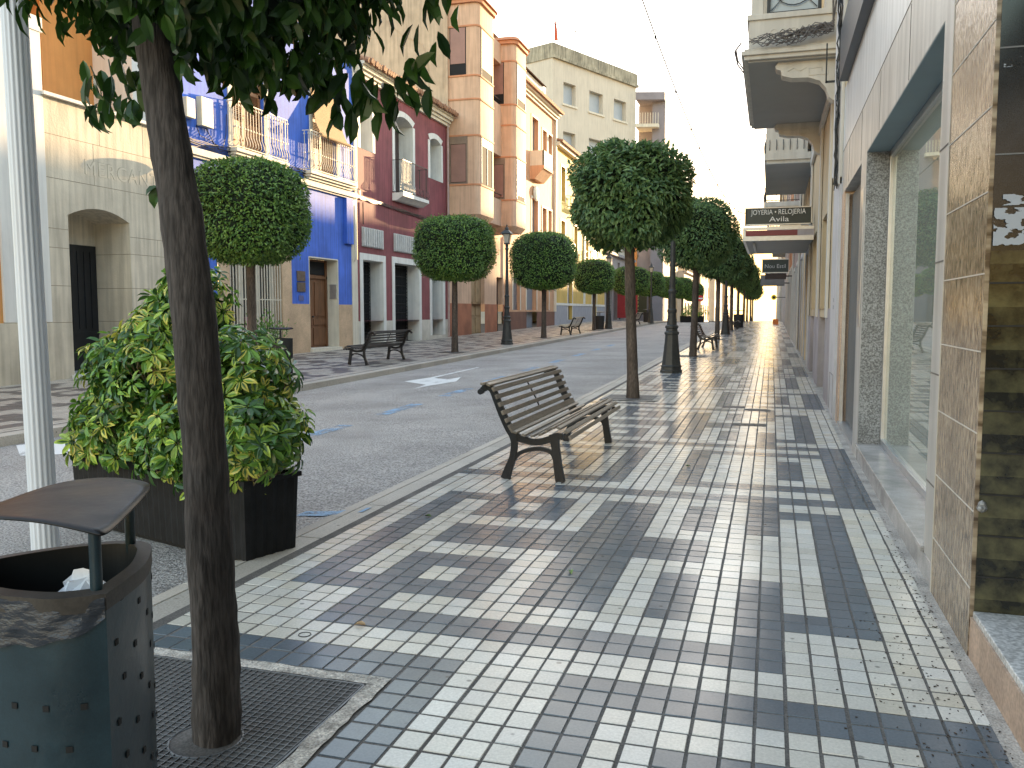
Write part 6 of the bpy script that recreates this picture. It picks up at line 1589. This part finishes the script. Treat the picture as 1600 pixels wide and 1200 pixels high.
# cables draped over the foot of the bay
mb = MB(); rr = random.Random(14)
for k in range(26):
    a = rr.uniform(-.50,.2); P_ = []
    for i in range(10):
        u = i/9; P_.append((a+(XR-.1-a)*u, 13.54+rr.uniform(-.05,.03), 5.46+.14*u+rr.uniform(-.05,.07)+.05*math.sin(k+i)))
    mb.tube(P_, rr.uniform(.005,.011), 4, False)
for k in range(2): mb.tube([(-.52,13.6,5.5),(-.60-.02*k,13.6+.1*k,5.40),(-.58,13.8+.1*k,5.3-.04*k),(-.50,15+k*.2,5.42),(-.52,18.5,5.44)], .012, 4, False)
for k in range(8): mb.tube([(XR-.12,13.5,5.6+.02*k),(XR-.10+rr.uniform(-.05,.05),13.4,6.0),(XR-.06+rr.uniform(-.06,.04),13.2,6.6),(XR-.1,13.0,7.4)], .010, 4, False)
tag(mb.build('cable_bundle', mat('grey_cable',(.14,.13,.13),.7,.4,20)), 'tangle of grey cables draped along the foot of the bay window', 'cables')
mb = MB(); mb.box(.66,.68,13.3,13.32,4.75,5.3); mb.box(.66,XR-.06,13.3,13.32,4.75,4.78); tag(mb.build('cable_bracket', M_iron), 'thin black metal bracket under the cables beside the bay window', 'bracket')

def house(label, ya, yb, h, m, m2, seed, xo=0.0, balc=(), g0=None):
    t = thing('terraced_house', label, 'house', (XR+xo, ya, 0), 'old houses along the near pavement'); rr = random.Random(seed); x = XR+xo
    g0 = zg(ya)-.1
    n = max(1, int((yb-ya)/3.0)); st = (yb-ya)/n
    dn = [P((ya+st*(i+.28),ya+st*(i+.72),g0+.1,g0+2.9+rr.uniform(0,.4)),d=.25) for i in range(n)]; up = [P((ya+st*(i+.3),ya+st*(i+.7),z,z+2.2),d=.2) for i in range(n) for z in (4.6,8.0) if z+2.6 < h]
    mb = MB(); wall(mb, x, -1, ya, yb, g0-.3, h, dn+up); mb.quad((x,ya,g0-.3),(x+9,ya,g0-.3),(x+9,ya,h),(x,ya,h)); mb.quad((x,ya,h),(x,yb,h),(x+9,yb,h),(x+9,ya,h)); mb.quad((x,yb,g0-.3),(x,yb,h),(x+9,yb,h),(x+9,yb,g0-.3)); mb.box(x-.25,x+.1,ya,yb,h-.2,h+.02); mb.build('wall', m, t)
    mb = MB(); mb.box(x-.05,x+.02,ya,ya+.22,g0-.2,h-.2)
    for o in dn: mb.box(x-.035,x,o['y'][0]-.14,o['y'][0],g0-.2,o['z'][1]+.14); mb.box(x-.035,x,o['y'][1],o['y'][1]+.14,g0-.2,o['z'][1]+.14); mb.box(x-.035,x,o['y'][0],o['y'][1],o['z'][1],o['z'][1]+.14)
    mb.build('trim', m2, t)
    for i, o in enumerate(dn): pane(t, x+.24, *o['y'], *o['z'], M_shut if rr.random() < .4 else (M_wood if rr.random() < .3 else M_dark), 'door')
    for o in up: pane(t, x+.19, *o['y'], *o['z'], M_glass, 'window')
    for (a, b, z, p) in balc:
        mb = MB(); mb.box(x-p,x,a,b,z,z+.16); mb.box(x-p+.05,x,a+.05,b-.05,z-.08,z); bb = mb.build('balcony', M_y2, t); mb = MB(); mb.box(x-p+.01,x,a+.01,b-.01,z-.10,z-.082); mb.build('soffit', MATS['grey_soffit'], bb)
        mb = MB(); rails(mb, x, x-p+.04, a+.04, b-.04, z+.16, z+1.2, .14, .009, .05, -1); mb.build('railing', M_iron, bb)
    return t
house('cream house with a boxed balcony behind the bay window, above the jewellery sign', 22.0, 30.5, 10.5, M_y1, M_w1, 3, .03, [(22.3,28.2,5.2,1.15)])
bx = [o for o in COL.objects if o.name.startswith('terraced_house')][-1]
mb = MB(); mb.box(-.22,XR-.12,22.32,28.2,5.36,6.5); mb.box(-.24,XR-.1,22.3,28.22,6.45,6.56); mb.build('balcony_box', M_y2, bx)
house('pinkish house with brown doors beyond the jewellery canopy', 30.5, 38.0, 11.0, mat('pink_grey_render',(.42,.31,.27),.85,.15,1,streak=.12), M_y2, 4, 0, [(31.2,35.5,5.1,1.2)])
house('orange brown house beyond the dark hanging sign', 38.0, 48.0, 9.5, mat('orange_brown',(.46,.22,.11),.85,.15,1,streak=.1), M_y2, 5, -.02, [(39,42,5.0,1.1),(44,47,5.0,1.1)])
house('grey house with small balconies further along the near pavement', 48.0, 60.0, 10.0, M_w2, M_y2, 6, .02, [(49.5,53,5.2,1.0)])
house('cream house behind the round yellow sign', 60.0, 79.0, 12.5, M_y1, M_w1, 7, 0, [(61,65,5.5,.9)])
house('tall brick coloured house near the crest on the right', 79.0, 89.0, 14.0, mat('brick_colour',(.36,.17,.10),.85,.2,1), M_y2, 8, .05, [])
house('unseen cream house beyond the crest on the right, raised to shade the far facades', 89.0, 112.0, 14.3, M_cream, M_y2, 9, 0, [])  # out of view; height chosen to shade the lower far facades
house('stone coloured house beyond the crest on the right', 112.0, 128.0, 14.6, mat('far_right_stone',(.50,.42,.32),.85,.15,.6), M_y2, 10, .0, [])  # hidden too; its height sets the shade line on the facades opposite
house('last pale house hidden beyond the crest on the right', 128.0, 165.0, 12.8, M_cream, M_y2, 11, .0, [])  # unseen, kept lower so sun reaches the facades further along
# pavement-side pale pier and pipes by the canopy
# jewellery canopy and sign
M_sgd = mat('sign_dark_green', (.018,.032,.034), .35, .2, 3); M_sgw = mat('sign_lettering_white', (.72,.72,.70), .5, .08, 5)
t = thing('shop_canopy', 'flat grey canopy with a maroon band under the jewellery sign', 'canopy', (.1,20.4,3.2))
mb = MB(); mb.box(-.66,XR,20.45,25.0,3.16,3.22); mb.box(-.66,-.60,20.42,25.0,3.10,3.40); mb.box(-.66,XR,20.40,20.45,3.10,3.20); mb.box(-.66,XR,20.40,20.45,3.34,3.40); mb.build('frame', M_alu, t)
mb = MB(); mb.box(-.60,XR-.01,20.45,25.0,3.10,3.158); mb.box(-.3,.5,20.5,24.5,3.09,3.10); mb.build('underside', mat('underside_grey',(.20,.21,.21),.5,.1,2), t)
mb = MB(); mb.box(-.60,.52,20.405,20.44,3.21,3.33); mb.build('band', mat('maroon_band',(.22,.045,.045),.5,.1,3), t)
mb = MB(); mb.box(.52,XR,20.405,20.44,3.2,3.34); mb.build('panel', M_w2, t)
mb = MB(); mb.box(-.45,-.40,21.0,23.8,3.05,3.09); mb.build('tube_lamp', M_white, t)
t = thing('hanging_sign', 'dark jewellery and watch shop sign with white lettering above the canopy', 'sign', (.1,20.5,3.46))
mb = MB(); mb.box(-.60,.80,20.46,20.66,3.47,3.83); mb.build('box', M_sgd, t)
mb = MB()
for (a,b,c,d) in ((-.62,.82,3.455,3.475),(-.62,.82,3.825,3.845),(-.62,-.60,3.455,3.845),(.80,.82,3.455,3.845)): mb.box(a,b,20.44,20.67,c,d)
mb.box(-.62,-.60,20.44,20.67,3.455,3.845); mb.build('frame', M_alu, t)
text('JOYERIA • RELOJERIA', .158, M4((.10,20.455,3.735),(1,0,0),(0,0,1)), M_sgw, t, 'lettering', .003, .80)
text('Avila', .16, M4((.12,20.455,3.575),(1,0,0),(0,0,1)), M_sgw, t, 'lettering', .003, 1.35)
mb = MB(); mb.box(.15,.6,20.5,20.6,3.40,3.46); mb.build('foot', M_alu, t)
t = thing('hanging_sign', 'small dark hanging sign with grey lettering beyond the canopy', 'sign', (.1,33,2.9))
mb = MB(); mb.box(-.36,.56,33.0,33.15,2.93,3.40); mb.build('box', M_sgd, t)
mb = MB(); mb.box(-.38,.58,32.98,33.17,3.39,3.42); mb.box(-.38,.58,32.98,33.17,2.91,2.94); mb.build('frame', M_alu, t)
text('Nou Estil', .20, M4((.10,32.99,3.15),(1,0,0),(0,0,1)), mat('sign_lettering_grey',(.42,.42,.42),.5,.1,3), t, 'lettering', .004, 1.0)
for (y, xa, xb, za, zb, c, nm, lb) in ((40,-.30,.6,2.95,3.22,(.05,.03,.025),'hanging_sign','dark brown box sign below the small hanging sign'),(45,-.55,.6,2.80,3.30,(.17,.17,.17),'shop_canopy','grey box canopy far along the right facades')):
    mb = MB(); mb.box(xa,xb,y,y+.8,za,zb); mb.box(xa-.02,xb,y-.02,y+.82,zb,zb+.03); mb.box(xb,XR+.02,y+.3,y+.36,za+.1,za+.16); tag(mb.build(nm, mat('far_sign_%d'%y,c,.6,.2,2), None, bevel=.01), lb, 'sign' if nm=='hanging_sign' else 'canopy')
t = thing('round_sign', 'round yellow sign with dark centre sticking out from the right facades', 'sign', (.14,58,2.4))
mb = MB(); mb.tube([(.14,58.04,2.42),(.14,58.0,2.42)], .17, 24); mb.build('disc', mat('sign_yellow',(.75,.60,.04),.5,.05,1), t)
mb = MB(); mb.tube([(.14,58.0,2.42),(.14,57.99,2.42)], .08, 20); mb.build('centre', M_black, t); mb = MB(); mb.box(.3,XR,58.01,58.04,2.40,2.44); mb.build('arm', M_iron, t)
mb = MB(); mb.box(.12,.5,63.0,63.5,zg(63),zg(63)+.35); mb.box(.15,.47,63.03,63.47,zg(63)+.35,zg(63)+.38); tag(mb.build('crate', mat('orange_plastic',(.65,.20,.05),.5,.1,3), None, bevel=.01), 'small orange crate standing at the far end of the near pavement', 'crate')
# wires over the street
cable('light_string', 'thin wire with small bulbs sloping down over the street towards the right', ((-2.0,11.0,6.4),(-1.2,46.0,6.6)), .010, 14, 'string lights', sag=1.2)
cable('overhead_cable', 'thin cable crossing high between the orange building and the sky', ((XF+1.3,40.0,16.3),(.6,60.0,15.8)), .02, 0, 'cable', sag=.4)
# ================================================================== light, sky and camera
AZ, EL = R(10.5), R(6.5)            # sun to the right of the street axis, low
w = bpy.data.worlds.new('World'); S.world = w; w.use_nodes = True
nt = w.node_tree; nt.nodes.clear()
sky = nt.nodes.new('ShaderNodeTexSky'); sky.sky_type = 'NISHITA'; sky.sun_disc = False
sky.sun_elevation = EL; sky.sun_rotation = AZ; sky.air_density = 1.0; sky.dust_density = 1.6; sky.ozone_density = 1.5; sky.altitude = 0
bg = nt.nodes.new('ShaderNodeBackground'); bg.inputs['Strength'].default_value = 1.38
ow = nt.nodes.new('ShaderNodeOutputWorld')
hs = nt.nodes.new('ShaderNodeHueSaturation'); hs.inputs['Saturation'].default_value = 0.72
nt.links.new(sky.outputs[0], hs.inputs['Color']); mn = nt.nodes.new('ShaderNodeVectorMath'); mn.operation = 'MINIMUM'; mn.inputs[1].default_value = (2.7, 2.55, 2.4)   # the glare round the sun, tamed to what a lens records
nt.links.new(hs.outputs[0], mn.inputs[0]); wb = nt.nodes.new('ShaderNodeVectorMath'); wb.operation = 'MULTIPLY'; wb.inputs[1].default_value = (1.02, 1.0, 0.955)     # white balance
tcs = nt.nodes.new('ShaderNodeTexCoord'); spx = nt.nodes.new('ShaderNodeSeparateXYZ'); mrs = nt.nodes.new('ShaderNodeMapRange')
mrs.inputs['From Min'].default_value = 0.05; mrs.inputs['From Max'].default_value = 0.24      # golden band low over the street end
nt.links.new(tcs.outputs['Generated'], spx.inputs[0]); nt.links.new(spx.outputs[2], mrs.inputs[0])
mxs = nt.nodes.new('ShaderNodeMix'); mxs.data_type = 'RGBA'; mxs.inputs[6].default_value = (1.2, 0.84, 0.34, 1); mxs.inputs[7].default_value = (1, 1, 1, 1)
nt.links.new(mrs.outputs[0], mxs.inputs[0]); gl = nt.nodes.new('ShaderNodeVectorMath'); gl.operation = 'MULTIPLY'
nt.links.new(mn.outputs[0], gl.inputs[0]); nt.links.new(mxs.outputs[2], gl.inputs[1])
nt.links.new(gl.outputs[0], wb.inputs[0]); nt.links.new(wb.outputs[0], bg.inputs[0]); nt.links.new(bg.outputs[0], ow.inputs[0])
sl = bpy.data.lights.new('sun', 'SUN'); sl.energy = 22.0; sl.angle = R(0.5); sl.color = (1.0, 0.70, 0.38)
so = bpy.data.objects.new('sun', sl); COL.objects.link(so)
dv = Vector((math.sin(AZ)*math.cos(EL), math.cos(AZ)*math.cos(EL), math.sin(EL)))
so.rotation_euler = dv.to_track_quat('Z', 'Y').to_euler(); so.location = (20, 40, 30)
cd = bpy.data.cameras.new('camera'); cam = bpy.data.objects.new('camera', cd); COL.objects.link(cam)
cam.location = (0, 0, 1.5); cd.sensor_width = 36; cd.lens = 36*1340/1600; cd.clip_start = .05; cd.clip_end = 4000
cam.rotation_euler = (R(90-4.8203), 0, R(16.7607)); S.camera = cam
S.view_settings.view_transform = 'Standard'; S.view_settings.look = 'None'; S.view_settings.exposure = 0; S.view_settings.gamma = 1
S.render.engine = 'CYCLES'; S.cycles.max_bounces = 6; S.cycles.diffuse_bounces = 3; S.cycles.glossy_bounces = 3; S.cycles.transparent_max_bounces = 8
S.cycles.use_denoising = True; S.cycles.sample_clamp_indirect = 6
for o in COL.objects:
    if '_o' in o.keys(): del o['_o']
